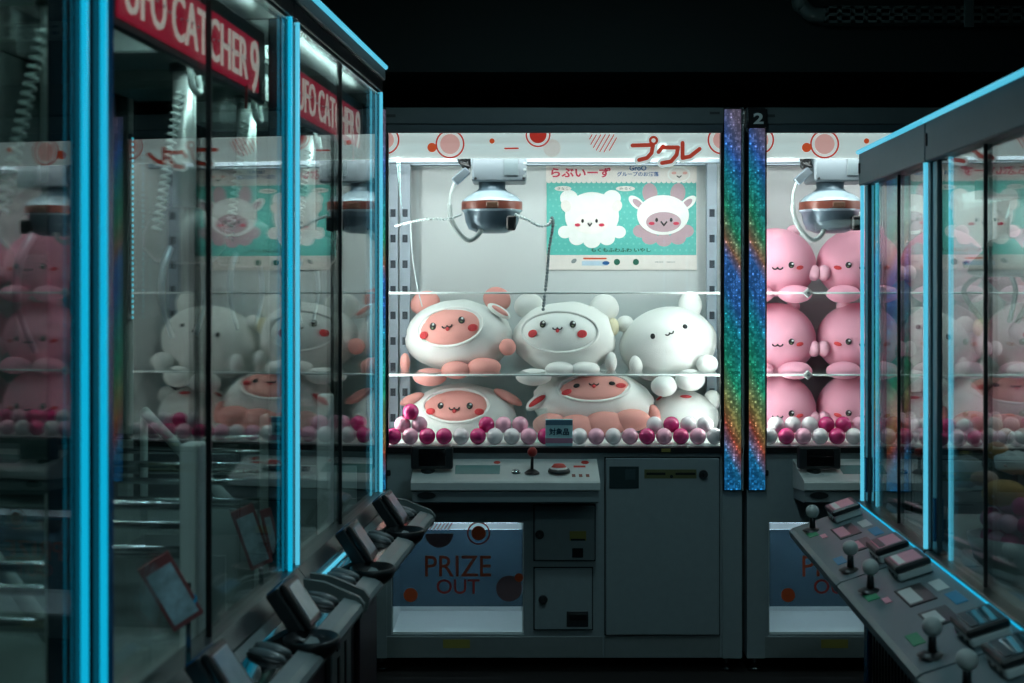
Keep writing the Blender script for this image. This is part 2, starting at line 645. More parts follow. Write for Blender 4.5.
def back_cabinet(label, ax, num, claw_px):
    r = thing('prize_cabinet', label, 'crane game', (ax, FY, 0))
    W, D = UW, .65
    wl, wr = .014, W - .014
    zg0, zg1, zt = lz(447), lz(133), lz(108)
    zb = lz(658)
    # base
    hx0, hx1 = lx(391), lx(524)          # prize door opening
    hz0, hz1 = lz(635), lz(523)
    b = MB()
    b.box(.012, hx0, .004, .30, zb, zg0 - .02, M_BASE)
    b.box(hx1, W - .006, .004, .30, zb, zg0 - .02, M_BASE)
    b.box(hx0, hx1, .004, .30, zb, hz0, M_BASE)
    b.box(hx0, hx1, .004, .30, hz1, zg0 - .02, M_BASE)
    b.box(.012, W - .006, .30, D, zb, zg0 - .02, M_BASE)
    b.build('base_cabinet', r)
    b = MB()
    b.box(hx0 + .002, hx1 - .002, .292, .299, hz0 + .002, hz1 - .002, M_WHITE)
    b.box(hx0 + .001, hx0 + .006, .02, .292, hz0 + .001, hz1 - .001, M_WHITE)
    b.box(hx1 - .006, hx1 - .001, .02, .292, hz0 + .001, hz1 - .001, M_WHITE)
    b.box(hx0 + .006, hx1 - .006, .01, .292, hz0 + .001, hz0 + .008, M_WHITE)
    pf = b.build('prize_bin', r)
    b = MB()
    b.cyl((hx0 + .02, .10, hz1 - .012), (hx1 - .02, .10, hz1 - .012), .007, .007, mat('bin_light_tube', (240, 250, 255), .4, emit=(205, 235, 255), estr=10.), 10)
    b.build('bin_light', pf)
    fl = MB()
    fl.box(hx0 + .004, hx1 - .004, .008, .013, lz(607), lz(530), SMOKE, .001)
    f = fl.build('prize_flap', r)
    b = MB()
    yf = .0075
    FM = mat('faint_mauve_print', (110, 84, 88), .6)
    u = 1 / PXM
    b.text('PRIZE', lx(458), lz(566.5), lx(491) - lx(425), lz(556) - lz(576.5), yf, M_ORANGE, .0015, .0)
    b.text('OUT', lx(458), lz(587), lx(480) - lx(437), lz(579.5) - lz(594), yf, M_REDP, .0015, .0)
    b.build('flap_lettering', f)
    pieces(f, 'printed_dot', [
        lambda q: q.ell(lx(410.5), lz(595.5), 7 * u, 7 * u, yf, M_ORANGE),
        lambda q: q.ell(lx(478.5), lz(533.5), 7.2 * u, 7.2 * u, yf, M_ORANGE),
        lambda q: q.ring(lx(478.5), lz(533.5), 11.5 * u, 1.4 * u, yf, M_REDP),
        lambda q: q.ell(lx(519), lz(578), 4.3 * u, 4.3 * u, yf - .0004, M_ORANGE),
        lambda q: q.ell(lx(509), lz(589), 13 * u, 13 * u, yf, FM),
        lambda q: q.ell(lx(439), lz(534), 14 * u, 14 * u, yf, FM, a0=-PI, a1=0)])
    b = MB()
    for k in range(7):
        x = -11 + k * 3.6
        b.stroke([(lx(439 + x - 2), lz(533 - 3)), (lx(439 + x + 2), lz(533 - 9))], .7 * u, yf, M_PINKP)
    b.build('stripe_print', f)
    # kick strip and feet
    part('kick_panel', r, M_KICK, (.014, lx(603), .0, .004, zb, lz(636.5)), (lx(604.5), lx(720), 0, .004, zb, lz(636.5)))
    part('kick_sticker', r, M_YEL, (lx(443), lx(470), -.0015, .0005, lz(648), lz(639.5)), bev=0)
    for fx in (.05, W - .055):
        for fy in (.06, D - .06):
            b = MB()
            b.cyl((fx, fy, 0), (fx, fy, .012), .026, .022, M_CHROME, 16)
            b.cyl((fx, fy, .012), (fx, fy, zb), .008, .008, M_CHROME, 10)
            b.build('foot', r)

    # doors on the base
    def door(name, x0, x1, z0, z1, lock, extra=None):
        s = MB()
        s.box(x0 - .004, x1 + .004, .001, .005, z0 - .004, z1 + .004, M_BASE2)
        s.build('door_gap', r)
        dd = MB()
        dd.box(x0, x1, -.010, .0008, z0, z1, M_BASE, .003)
        d = dd.build(name, r)
        k = MB()
        k.cyl((lock[0], -.019, lock[1]), (lock[0], -.010, lock[1]), .0145, .017, M_DARK, 20)
        k.box(lock[0] - .003, lock[0] + .003, -.0205, -.0185, lock[1] - .006, lock[1] + .006, M_CHROME)
        k.build('lock', d)
        return d
    d1 = door('coin_door', lx(534.5), lx(594.5), lz(560), lz(505.5), (lx(539.5), lz(534)))
    k = MB()
    k.box(lx(569.5), lx(586), -.0115, -.0095, lz(540), lz(530.5), M_YEL)
    k.box(lx(570.5), lx(585), -.0125, -.0112, lz(540), lz(538), M_BLACK)
    k.box(lx(572), lx(583), -.013, -.0095, lz(557), lz(547.5), M_BLACK, .002)
    k.build('coin_slot', d1)
    d2 = door('cash_door', lx(534.5), lx(592), lz(629), lz(568), (lx(543), lz(599)))
    k = MB()
    k.box(lx(566.5), lx(588), -.012, -.0095, lz(626), lz(610.5), M_DARK, .003)
    k.box(lx(569), lx(586), -.0135, -.0115, lz(619), lz(613), M_BLACK, .002)
    k.build('coin_return', d2)
    d3 = door('service_door', lx(605.5), lx(719), lz(634.5), lz(458), (lx(703), lz(474)))
    k = MB()
    k.box(lx(609), lx(638.5), -.012, -.0095, lz(488), lz(466), M_STK)
    k.box(lx(625), lx(635), -.013, -.0115, lz(479), lz(469), mat('sticker_panel', (48, 66, 70), .5))
    k.build('sticker', d3)
    k = MB()
    k.box(lx(644), lx(696), -.0115, -.0095, lz(478), lz(469), mat('olive_sticker', (96, 98, 62), .5))
    k.box(lx(646), lx(665), -.0125, -.011, lz(474.5), lz(472), M_BLACK)
    k.box(lx(675), lx(695), -.0125, -.011, lz(474.5), lz(472), M_BLACK)
    k.ell(lx(671), lz(476), .006, .006, -.011, M_BLACK)
    k.build('sticker', d3)
    # console
    cx0, cx1 = lx(411, -.16), lx(600, -.16)
    b = MB()
    zr, zf, zl, zu = lz(459), lz(483, -.17), lz(490, -.17), lz(503, -.155)
    b.prism([(.003, zr), (-.165, zf + .006), (-.172, zf), (-.172, zl), (-.165, zl - .004), (.003, zl - .02)], 'x', cx0, cx1, M_PALE)
    con = b.build('console', r)
    b = MB()
    b.prism([(.003, zl - .02), (-.155, zl - .004), (-.160, zl - .010), (-.157, zu + .004), (-.15, zu), (.003, zu - .01)], 'x', cx0 + .004, cx1 - .004, M_BASE)
    u_ = b.build('console_underside', con)
    b = MB()
    b.ell(lx(427, -.14), lz(495, -.15), .032, .012, -.155, M_DARK, .008)
    b.build('speaker_grille', u_)
    sl = math.atan2(zr - zf, .17)
    CM = Matrix.Translation((0, .003, zr)) @ Matrix.Rotation(sl, 4, 'X')     # console plane: local (x, -dist, 0)

    def on(px, dist, z=0.):
        y = -dist * math.cos(sl)
        return lx(px, y)
    b = MB()
    b.box(on(455, .1), on(500, .1), -.135, -.055, -.001, .0035, M_LCD, .001, CM)
    b.box(on(453.5, .1), on(501.5, .1), -.141, -.050, -.001, .0015, M_DARK, .001, CM)
    b.build('display_window', con)
    for px, dist, rr, mm in ((516, .075, .010, M_REDP), (453, .155, .010, M_ORANGE), (585, .03, .014, M_REDP), (548, .15, .006, M_ORANGE), (497, .03, .012, M_REDP)):
        b = MB()
        b.cyl(CM @ Vector((on(px, dist), -dist, 0)), CM @ Vector((on(px, dist), -dist, .0015)), rr, rr, mm, 18)
        b.build('printed_dot', con)
    b = MB()
    b.box(on(570, .14), on(592, .14), -.150, -.118, 0, .003, M_CREAM, 0, CM)
    for q in range(3):
        b.box(on(572 + q * 7, .14), on(575.5 + q * 7, .14), -.145, -.125, .002, .005, M_BAND, 0, CM)
    b.build('fee_sticker', con)
    b = MB()
    b.box(on(574, .09), on(586, .09), -.07, -.055, 0, .002, M_REDP, 0, CM)
    b.build('red_sticker', con)
    b = MB()
    c = CM @ Vector((on(532, .11), -.11, 0))
    b.lathe([(.001, .016), (.012, .014), (.026, .004), (.028, 0)], M_BLACK, c)
    b.cyl(c + Vector((0, 0, .01)), c + Vector((.001, .0, .062)), .0055, .0055, M_BLACK, 10)
    st = b.build('joystick', con)
    b = MB()
    b.ball(c + Vector((.001, 0, .075)), .0175, M_RED)
    b.build('ball_top', st)
    b = MB()
    c = CM @ Vector((on(559, .10), -.10, 0))
    b.lathe([(.001, .030), (.018, .028), (.027, .018), (.030, .012), (.036, .012), (.040, .002), (.040, 0)],
            [M_REDP, M_REDP, M_PALE, M_CHROME, M_DARK, M_DARK], c)
    b.build('push_button', con)
    b = MB()
    c = CM @ Vector((on(516, .11), -.11, 0))
    b.lathe([(.001, .016), (.011, .013), (.017, .004), (.017, 0)], M_CHROME, c)
    b.build('small_button', con)
    b = MB()
    b.box(lx(411, -.1), lx(453, -.1), -.115, -.075, lz(469, -.1), lz(446, -.1), M_DARK, .008, None, 2)
    b.box(lx(419, -.1), lx(446, -.1), -.118, -.112, lz(466, -.1), lz(448.5, -.1), M_GLOSSB, .002)
    b.cyl((lx(428, -.08), -.085, lz(474, -.08)), (lx(428, -.08), -.085, lz(467, -.08)), .03, .022, M_DARK, 16)
    b.build('card_reader', con)
    part('base_lock_plate', r, M_DARK, (lx(386.5), lx(390.5), -.004, .003, lz(476), lz(470)))
    # sill and dark glass surround
    part('glass_frame', r, M_BLACK, (.012, W - .006, -.012, .03, zg0 - .02, zg0), (lx(720.5), lx(723.5), -.006, .02, zg0, zg1),
         (lx(384.5), lx(388.5), -.006, .02, zg0, zg1), bev=.001)
    part('sill_sticker', r, M_YEL, (lx(661), lx(670), -.0135, -.0118, zg0 - .016, zg0 - .004), bev=0)
    # top header
    b = MB()
    b.box(.006, W - .004, -.015, .010, zg1 + .03, zt, M_HEAD, .003)
    b.box(.006, W - .004, -.010, .010, zg1, zg1 + .03, mat('header_lower', (60, 72, 78), .4), .002)
    b.box(.006, W - .004, .010, .098, zt - .008, zt - .001, M_HEAD)
    b.box(.006, W - .004, .098, D, zg1 + .03, zt, M_HEAD)
    b.build('top_header', r)
    part('header_sticker', r, M_DARK, (lx(387), lx(396), -.0165, -.0145, lz(118), lz(115)), bev=0)
    part('header_sticker', r, M_DARK, (lx(709), lx(719), -.0165, -.0145, lz(115), lz(112.5)), bev=0)
    # enclosure
    part('back_panel', r, M_CASE, (.006, W - .006, D - .02, D, zg0 - .02, zg1 + .03), bev=0)
    part('left_wall', r, M_CASE, (.004, wl, .05, D - .02, zg0 - .02, zg1 + .03), bev=0)
    part('right_wall', r, M_CASE, (wr, W - .004, .05, D - .02, zg0 - .02, zg1 + .03), bev=0)
    part('prize_floor', r, M_WHITE, (wl, wr, .03, D - .02, zg0 - .019, zg0 + .001), bev=0)
    # corner posts with holographic light tape
    for px0, px1 in ((370, 386), (723.5, 740)):
        b = MB()
        b.box(lx(px0) - .004, lx(px1) + .003, -.016, .05, lz(490), zt - .001, M_BLACK, .002)
        b.box(lx(px0) - .004, lx(px1) + .003, -.004, .05, zb, lz(490), M_BASE)
        po = b.build('corner_post', r)
        b = MB()
        ztop = lz(129) if (num and px0 < 500) else lz(110)
        xm_ = (lx(px0) + lx(px1)) / 2
        b.box(lx(px0) - xm_, lx(px1) - xm_, -.003, .003, lz(489), ztop, RAIN, .002)
        tp = b.build('light_tape', po)
        tp.location = (xm_, -.019, 0)
    part('edge_trim', r, M_GREY, (lx(741), lx(743), -.012, .02, lz(490), zt), bev=0)
    if num:
        b = MB()
        b.box(lx(369), lx(388), -.026, -.016, lz(128.5), lz(110), M_BLACK, .002)
        b.text('2', lx(379), lz(119.5), lx(384) - lx(374), lz(114) - lz(125), -.026, M_PALE, .002, .03)
        b.build('number_plate', r)
    # uprights with square holes
    for px in (393, 405, 712):
        b = MB()
        yy = .48
        x = lx(px, yy)
        b.box(x - .02, x + .02, yy, yy + .03, zg0, zg1, mat('upright_steel', (138, 150, 160), .45))
        for k in range(2, 12):
            zc = lz(213 + 25.6 * (k - 2), yy)
            if zg0 + .02 < zc < zg1 - .02:
                b.box(x - .0105, x + .0105, yy - .001, yy + .002, zc - .0155, zc + .0155, mat('slot_hole', (20, 34, 46), .6))
        b.build('slotted_upright', r)
    # header banner, a half round printed strip
    b = MB()
    zc, rr = lz(145.5, .04), lz(133, .04) - lz(158, .04)
    poly = [(.058, zc + rr / 2 + .002)]
    for k in range(11):
        a = PI / 2 + PI * k / 10
        poly.append((.050 + .010 * math.cos(a), zc + rr / 2 * math.sin(a)))
    poly.append((.058, zc - rr / 2))
    b.prism(poly, 'x', wl, wr, B_WHT)
    bn = b.build('printed_banner', r)
    b = MB()
    y = .0395
    u = (FY + y) / F
    X = lambda p: lx(p, y)
    Z = lambda q: lz(q, y)
    zm = zc + rr / 2 - .001

    def cell(b, px, py, rpx, m, dy=0.):
        pts = []
        for k in range(36):
            t = 2 * PI * k / 36
            pts.append((X(px) + rpx * u * math.cos(t), min(Z(py) + rpx * u * math.sin(t), zm)))
        b.prism(pts, 'y', y - .001 - dy, y + .002, m)

    def disc(px, py, r1, m1, r2=0, w2=0, m2=None, dy=0.):
        q = MB()
        cell(q, px, py, r1, m1, dy)
        if r2:
            q.ring(X(px), Z(py), r2 * u, w2 * u, y, m2, zmax=zm)
        q.build('printed_dot', bn)
    disc(450, 144, 10, B_PNK, 14.5, 1.6, B_RED)
    disc(432, 147.5, 4.6, B_ORA, dy=.0006)
    disc(492, 141, 2.6, B_ORA)
    disc(538, 134.7, 8.5, B_RED, 12.5, 1.5, B_RED)
    disc(385, 140, 9, B_PNK, 14.5, 1.6, B_RED)
    disc(722, 140, 9, B_PNK, 14.5, 1.6, B_RED)
    disc(552, 148, 9, B_CRM)
    q = MB()
    q.stroke([(X(505), Z(148.5)), (X(518), Z(148.3))], .8 * u, y, B_RED)
    q.build('printed_dash', bn)
    b = MB()
    for k in range(7):
        d = -11.4 + k * 3.8
        h = math.sqrt(max(0, 13.5 ** 2 - d * d))
        t0, t1 = -h, h
        while t1 > t0 and 138.5 - (-d * .5 + t1 * .866) < 134.6:
            t1 -= .5
        if t1 - t0 > 2:
            b.stroke([(X(603 + d * .866 + t0 * .5), Z(138.5 - (-d * .5 + t0 * .866))), (X(603 + d * .866 + t1 * .5), Z(138.5 - (-d * .5 + t1 * .866)))], .5 * u, y, B_RED)
    b.build('stripe_print', bn)
    b = MB()
    yl = .035
    X = lambda p: lx(p, yl)
    Z = lambda q: lz(q, yl)
    u = (FY + yl) / F
    S1 = [(632.5, 145.5), (653, 145), (651.5, 153), (647, 158), (639, 160)]
    S2 = [(663, 146.5), (658.5, 152)], [(662, 147.5), (678, 147.5), (676.5, 155), (671, 161.5), (662, 163)]
    S3 = [(682.5, 143), (682.5, 158), (690, 156.5), (699.5, 149)]
    for st, w in ((S1, 4.6), (S2[0], 4.6), (S2[1], 4.6), (S3, 4.6)):
        b.stroke([(X(a), Z(c)) for a, c in st], w * u, yl + .0035, B_WHT, .003)
    for st in (S1, S2[0], S2[1], S3):
        b.stroke([(X(a), Z(c)) for a, c in st], 2.0 * u, yl, B_LOGO, .002)
    b.ring(X(653.5), Z(140.5), 4.6 * u, 2.4 * u, yl - .0005, B_LOGO)
    b.ell(X(653.5), Z(140.5), 7 * u, 7 * u, yl + .0034, B_WHT)
    b.build('banner_logo', bn)
    # aluminium rails along the ceiling of the case
    part('gantry_rail', r, M_RAIL, (wl, wr, .30, .33, lz(163, .3), lz(157, .3)), (wl, wr, .52, .55, lz(165, .5), lz(158, .5)))
    # shelves of clear acrylic
    for py in (293, 375):
        yy = .10
        z = lz(py, yy)
        b = MB()
        b.box(wl + .002, wr - .002, yy, .60, z - .003, z + .003, ACRYL)
        s = b.build('acrylic_shelf', r)
        if num:
            k = MB()
            xq = lx(816 - 378, yy)
            k.box(-.014, .014, -.006, .006, -.014, .014, M_PALE, .003, Matrix.Translation((xq, yy - .006, z)) @ Matrix.Rotation(PI / 4, 4, 'Y'))
            k.cyl((xq, yy - .016, z), (xq, yy - .010, z), .005, .005, M_GREY, 10)
            k.build('shelf_clip', s)
        b = MB()
        b.tube([(wl + .008, yy - .004, z), (wr - .008, yy - .004, z)], .0042, mat('shelf_edge', (214, 226, 224), .3), 8)
        b.build('edge_strip', s)
    # lights of the case
    b = MB()
    b.prism([(.062, lz(153, .05)), (.100, zg1 + .012), (.062, zg1 + .012)], 'x', .05, W - .05, M_LIGHT)
    b.build('light_tube', r)
    b = MB()
    b.box(.06, W - .06, .16, .46, zg1 + .016, zg1 + .026, mat('ceiling_light_panel', (240, 250, 250), .4, emit=(240, 255, 252), estr=.5))
    b.build('ceiling_light_panel', r)
    for x in (.022, W - .022):
        b = MB()
        b.box(x - .007, x + .007, .052, .072, zg0 + .03, zg1 - .1, mat('side_light_tube', (240, 250, 250), .4, emit=(246, 255, 252), estr=42.))
        b.build('side_light', r)
    # front glass: two sheets that meet in the middle
    xm = lx(560)
    for (a, c_) in ((lx(388), xm - .0008), (xm + .0008, lx(721))):
        b = MB()
        b.box(a, c_, 0, .005, zg0, zg1, GLASS_BACK)
        b.build('front_glass', r)
    claw_unit(r, (claw_px - CX) * 4.54 / F - ax, .22, lz(155, .22))
    return r


AB = AX + UW
back_cabinet('wide lit prize cabinet in the middle, full of white and salmon hooded plush', AX, 0, 492)
back_cabinet('wide lit prize cabinet with a black number 2 plate, full of pink plush', AB, 2, 830)

# ---------------------------------------------------------------- poster
pz = P(546, 165, 4.94)
pz2 = P(697, 270, 4.94)
t = thing('poster', 'teal plush character poster hung on the white back panel of the middle cabinet', 'poster', (pz.x, 4.9455, pz2.z))
PW, PH = pz2.x - pz.x, pz.z - pz2.z
X = lambda p: (p - 546) / 151 * PW
Z = lambda q: (270 - q) / 105 * PH
u = PW / 151
b = MB()
b.box(0, PW, 0, .003, 0, PH, M_CREAM)
b.build('sheet', t)
b = MB()
b.box(X(546.5), X(696.5), -.0010, .001, Z(255), Z(181.5), M_TEAL)
for k in range(30):
    b.ell(X(549 + k * 5), Z(181.5), 2.3 * u, 1.6 * u, -.0004, M_CREAM, .001, 12)
for i in range(24):
    for j in range(11):
        b.ell(X(550 + i * 6.2 + 3 * (j % 2)), Z(187 + j * 6.3), 1. * u, 1. * u, -.0008, M_TEALT, .0006, 8)
b.box(X(546.5), X(696.5), -.0014, -.0008, Z(269.5), Z(256), M_CREAM)
b.build('printed_field', t)
b = MB()
b.text('らぶいーず', X(581), Z(172.5), 60 * u, 10 * u, -.0012, M_INKPINK, .001, .03)
b.text('GroO', X(638), Z(168), 17 * u, 5 * u, -.0012, M_INKBLUE, .001, .02)
b.text('グループのお洒落', X(638), Z(174), 42 * u, 4.6 * u, -.0012, M_INKBLUE, .001, .02)
b.ell(X(563), Z(188.5), 8.5 * u, 2.6 * u, -.0016, M_CREAM, .001)
b.ell(X(625.5), Z(188.5), 9.5 * u, 2.6 * u, -.0016, M_CREAM, .001)
b.text('きなこ', X(563), Z(188.5), 11 * u, 2.6 * u, -.0022, M_INKGREEN, .001)
b.text('みるく', X(625.5), Z(188.5), 12 * u, 2.6 * u, -.0022, M_INKGREEN, .001)
b.text('もくもふわふわ いやし', X(621), Z(250), 60 * u, 4.2 * u, -.0016, M_INKGREEN, .001, .03)
b.stroke([(X(584), Z(258.5)), (X(606), Z(258.5))], .8 * u, -.0014, M_ORANGE, .001)
b.box(X(582), X(608), -.0022, -.0012, Z(265.5), Z(261), mat('pale_blue_print', (180, 205, 220), .5))
b.ell(X(606), Z(263), 3.6 * u, 1.9 * u, -.0022, M_INKBLUE, .001)
b.ell(X(617), Z(262), 3.1 * u, 3.1 * u, -.0014, M_INKGREEN, .001)
b.ell(X(636), Z(262), 3.1 * u, 3.1 * u, -.0014, M_INKGREEN, .001)
b.ell(X(574), Z(261), 3 * u, 2 * u, -.0014, M_GREY, .001, rot=.6)
b.text('© ©', X(665), Z(262), 20 * u, 1.6 * u, -.0014, M_GREY, .001)
b.build('poster_lettering', t)
# two simple animal faces
M_PW = mat('white_print', (236, 238, 234), .5)
b = MB()
NE = [0]


def e(px, py, rx, ry, m, l=0, rot=0.):
    NE[0] = (NE[0] + 1) % 12
    b.ell(X(px), Z(py), rx * u, ry * u, -.0012 - .0022 * l - NE[0] * .00017, m, .0003, 28, rot, back=.0006)



for px, py, rr in ((569, 198, 9), (612, 198, 9), (565, 232, 7), (619, 232, 7), (571, 206, 9), (612, 206, 9), (577, 238, 8), (592, 240, 9), (607, 238, 8)):
    e(px, py, rr, rr * .9, M_PW)
e(592, 216, 27, 24, M_PW, 1)
e(566, 206, 5, 6, M_CREAM, 2, .4)
e(617, 206, 5, 6, M_CREAM, 2, -.4)
e(591, 224, 17, 10, mat('lamb_face_print', (244, 240, 234), .5), 3)
for px in (582.5, 596.5):
    e(px, 221, 1.3, 2, M_STITCH, 4)
for px in (577.5, 601.5):
    e(px, 225, 2.8, 1.6, M_INKPINK, 4)
b.stroke([(X(588), Z(223.5)), (X(589.7), Z(226)), (X(591.4), Z(223.5))], .7 * u, -.0125, M_STITCH, .0007)
b.build('lamb_drawing', t)
b = MB()
for px, rot in ((650, .1), (678, -.1)):
    e(px, 193, 7.5, 10, M_MAUVE, 0, rot)
for px, rot in ((637, -.7), (688, .7)):
    e(px, 203, 10, 5, M_PW, 0, rot)
    e(px + (1 if px < 660 else -1), 203.5, 6.5, 3, M_MAUVE, 1, rot)
for px, py in ((641, 231), (686, 231), (650, 238), (664, 240), (678, 238)):
    e(px, py, 8, 6.5, M_MAUVE)
e(663, 215, 26, 20, M_PW, 2)
e(663.5, 222, 17.5, 10, M_MAUVE, 3)
for px in (656.5, 671):
    e(px, 220, 1.4, 2, M_STITCH, 4)
for px in (651.5, 676):
    e(px, 223.5, 3, 1.6, M_INKPINK, 4)
b.stroke([(X(661), Z(222)), (X(663.6), Z(225.5)), (X(666.4), Z(222))], .8 * u, -.0125, M_STITCH, .0007)
b.build('calf_drawing', t)
b = MB()
e(679, 174, 11.5, 8, M_PW, 0)
e(679, 174.5, 10, 6.5, M_CREAM, 1)
for px in (674, 685):
    e(px, 173, 2.4, 1.4, M_PINKP, 2)
b.stroke([(X(677), Z(176)), (X(679), Z(177.5)), (X(681), Z(176))], .5 * u, -.0085, M_STITCH, .0006)
b.build('face_badge', t)


# ---------------------------------------------------------------- plush
def blob(a, bb, c, seed=0, wob=.03, flat=.0, seg=44):
    """an uneven cushion shaped ball"""
    bm = bmesh.new()
    bmesh.ops.create_uvsphere(bm, u_segments=seg, v_segments=seg * 5 // 8, radius=1)
    for v in bm.verts:
        d = v.co.normalized()
        n1 = noise.noise(d * 1.7 + Vector((seed, seed * 2.3, 0)))
        n2 = noise.noise(Vector((d.x * 3.2, d.y * 3, d.z * 8)) + Vector((seed * 3.1, 1, seed)))
        k = 1 + wob * (n1 + .45 * n2 * (0.3 if (d.y < -.3 and abs(d.x) < .7) else 1.2))
        p = Vector((d.x * a * k, d.y * bb * (k if d.y > -.2 else 1), d.z * c * k))
        if flat and p.z < -c * (1 - flat):
            p.z = -c * (1 - flat) + (p.z + c * (1 - flat)) * .25
        v.co = p
    return bm


def add_bm(mb, bm, m, M=Matrix()):
    me = bpy.data.meshes.new('tmp')
    bm.to_mesh(me)
    bm.free()
    ov, of = set(mb.bm.verts), set(mb.bm.faces)
    mb.bm.from_mesh(me)
    bpy.data.meshes.remove(me)
    bmesh.ops.transform(mb.bm, matrix=M, verts=[v for v in mb.bm.verts if v not in ov])
    mb._fin([f for f in mb.bm.faces if f not in of], m, True)


class Plush:
    def __init__(self, label, px, py, rx, rz, Yf, depth=.15, roll=0., pitch=0., body=M_FURW, seed=1, group=None, flat=.12, wob=.03):
        """px,py,rx,rz in photo pixels at front depth Yf"""
        s = Yf / F
        self.s = s
        self.a, self.b, self.c = rx * s, depth, rz * s
        self.Yf, self.Yc = Yf, Yf + depth
        k = Yf + depth * .75
        self.a, self.c = rx * k / F, rz * k / F
        ctr = P(px, py, k)
        self.C = Vector((ctr.x, Yf + depth, ctr.z))
        self.px, self.py = px, py
        base = Vector((ctr.x, Yf + depth, ctr.z - self.c * (1 - flat)))
        self.root = thing('plush_toy', label, 'plush toy', base, 0, group)
        self.T = Matrix.Translation((0, 0, self.c * (1 - flat)))
        self.R = Matrix.Rotation(roll, 4, 'Y') @ Matrix.Rotation(pitch, 4, 'X')
        self.M = self.T @ self.R
        m = MB()
        add_bm(m, blob(self.a, self.b, self.c, seed, wob, flat), body, self.M)
        self.bodyo = m.build('body', self.root)

    def rel(self, px, py):
        q = P(px, py, self.Yf + self.b * .12) - self.C
        return q.x, q.z

    def surf(self, dx, dz, raise_=0.):
        q = 1 - (dx / self.a) ** 2 - (dz / self.c) ** 2
        return Vector((dx, -self.b * math.sqrt(max(q, .02)) - raise_, dz))

    def inv(self, px, py):
        """photo pixel -> body-frame dx,dz for a point on the turned body's front"""
        dx, dz = self.rel(px, py)
        best = None
        # search the body surface for the point that projects there
        u0, w0 = dx, dz
        for _ in range(12):
            p = self.R @ self.surf(u0, w0)
            u0 += (dx - p.x) * .8
            w0 += (dz - p.z) * .8
            lim = math.sqrt((u0 / self.a) ** 2 + (w0 / self.c) ** 2)
            if lim > .97:
                u0, w0 = u0 * .97 / lim, w0 * .97 / lim
        return u0, w0

    def nrm(self, dx, dz):
        p = self.surf(dx, dz)
        n = Vector((p.x / self.a ** 2, p.y / self.b ** 2, p.z / self.c ** 2)).normalized()
        return n

    def frame(self, dx, dz, rot=0.):
        n = self.nrm(dx, dz)
        y = -n                                   # local -y looks outward
        x = Vector((1, 0, 0))
        x = (x - y * x.dot(y)).normalized()
        z = x.cross(y)
        Mx = Matrix((x, y, z)).transposed().to_4x4()
        return Matrix.Translation(self.surf(dx, dz)) @ Mx @ Matrix.Rotation(rot, 4, 'Y')

    def patch(self, name, px, py, rx, rz, m, rot=0., lift=.006, rim=None):
        u0, w0 = self.inv(px, py)
        rx, rz = rx * self.s, rz * self.s
        mb = MB()
        rings, seg = 9, 40
        R = []
        for i in range(rings + 1):
            f = i / rings
            row = []
            for k in range(seg):
                t = 2 * PI * k / seg
                ex, ez = rx * f * math.cos(t), rz * f * math.sin(t)
                dx = u0 + ex * math.cos(rot) - ez * math.sin(rot)
                dz = w0 + ex * math.sin(rot) + ez * math.cos(rot)
                row.append(mb.bm.verts.new(self.M @ self.surf(dx, dz, lift * (1 - f ** 6) - .004 * f ** 6 + .0015)))
                if i == 0:
                    break
            R.append(row)
        fs = []
        for k in range(seg):
            fs.append(mb.bm.faces.new((R[0][0], R[1][(k + 1) % seg], R[1][k])))
            for i in range(1, rings):
                fs.append(mb.bm.faces.new((R[i][k], R[i][(k + 1) % seg], R[i + 1][(k + 1) % seg], R[i + 1][k])))
        mb._fin(fs, m, True)
        bmesh.ops.recalc_face_normals(mb.bm, faces=fs)
        if sum((f.normal.y for f in fs)) > 0:
            bmesh.ops.reverse_faces(mb.bm, faces=fs)
        o = mb.build(name, self.root)
        if rim:
            mb = MB()
            pts = []
            for k in range(48):
                t = 2 * PI * k / 48
                ex, ez = rx * 1.02 * math.cos(t), rz * 1.03 * math.sin(t)
                dx = u0 + ex * math.cos(rot) - ez * math.sin(rot)
                dz = w0 + ex * math.sin(rot) + ez * math.cos(rot)
                pts.append(self.M @ self.surf(dx, dz, .004))
            mb.tube(pts, .006, rim, 8, closed=True)
            mb.build('hood_rim', self.root)
        return o

    def spot(self, name, px, py, rx, rz, m, rot=0., lift=.007, hi=False, stripes=False):
        dx, dz = self.inv(px, py)
        Fm = self.M @ self.frame(dx, dz, rot) @ Matrix.Translation((0, -lift, 0))
        mb = MB()
        mb.ball((0, 0, 0), (rx * self.s, .0035, rz * self.s), m, None, 18, 10)
        if hi:
            mb.ball((.3 * rx * self.s, -.003, .35 * rz * self.s), (.4 * rx * self.s, .0015, .3 * rz * self.s), M_WHITE, None, 10, 6)
            mb.ball((-.1 * rx * self.s, -.0026, -.5 * rz * self.s), (.35 * rx * self.s, .0015, .22 * rz * self.s), mat('eye_green', (96, 110, 70), .5), None, 10, 6)
        if stripes:
            for k in (-1, 0, 1):
                mb.tube([(k * .5 * rx * self.s - .0012, -.0036, -.45 * rz * self.s), (k * .5 * rx * self.s + .0012, -.0036, .45 * rz * self.s)], .0008, mat('dark_red_thread', (140, 30, 40), .6), 5)
        mb.xform(Fm)
        return mb.build(name, self.root)

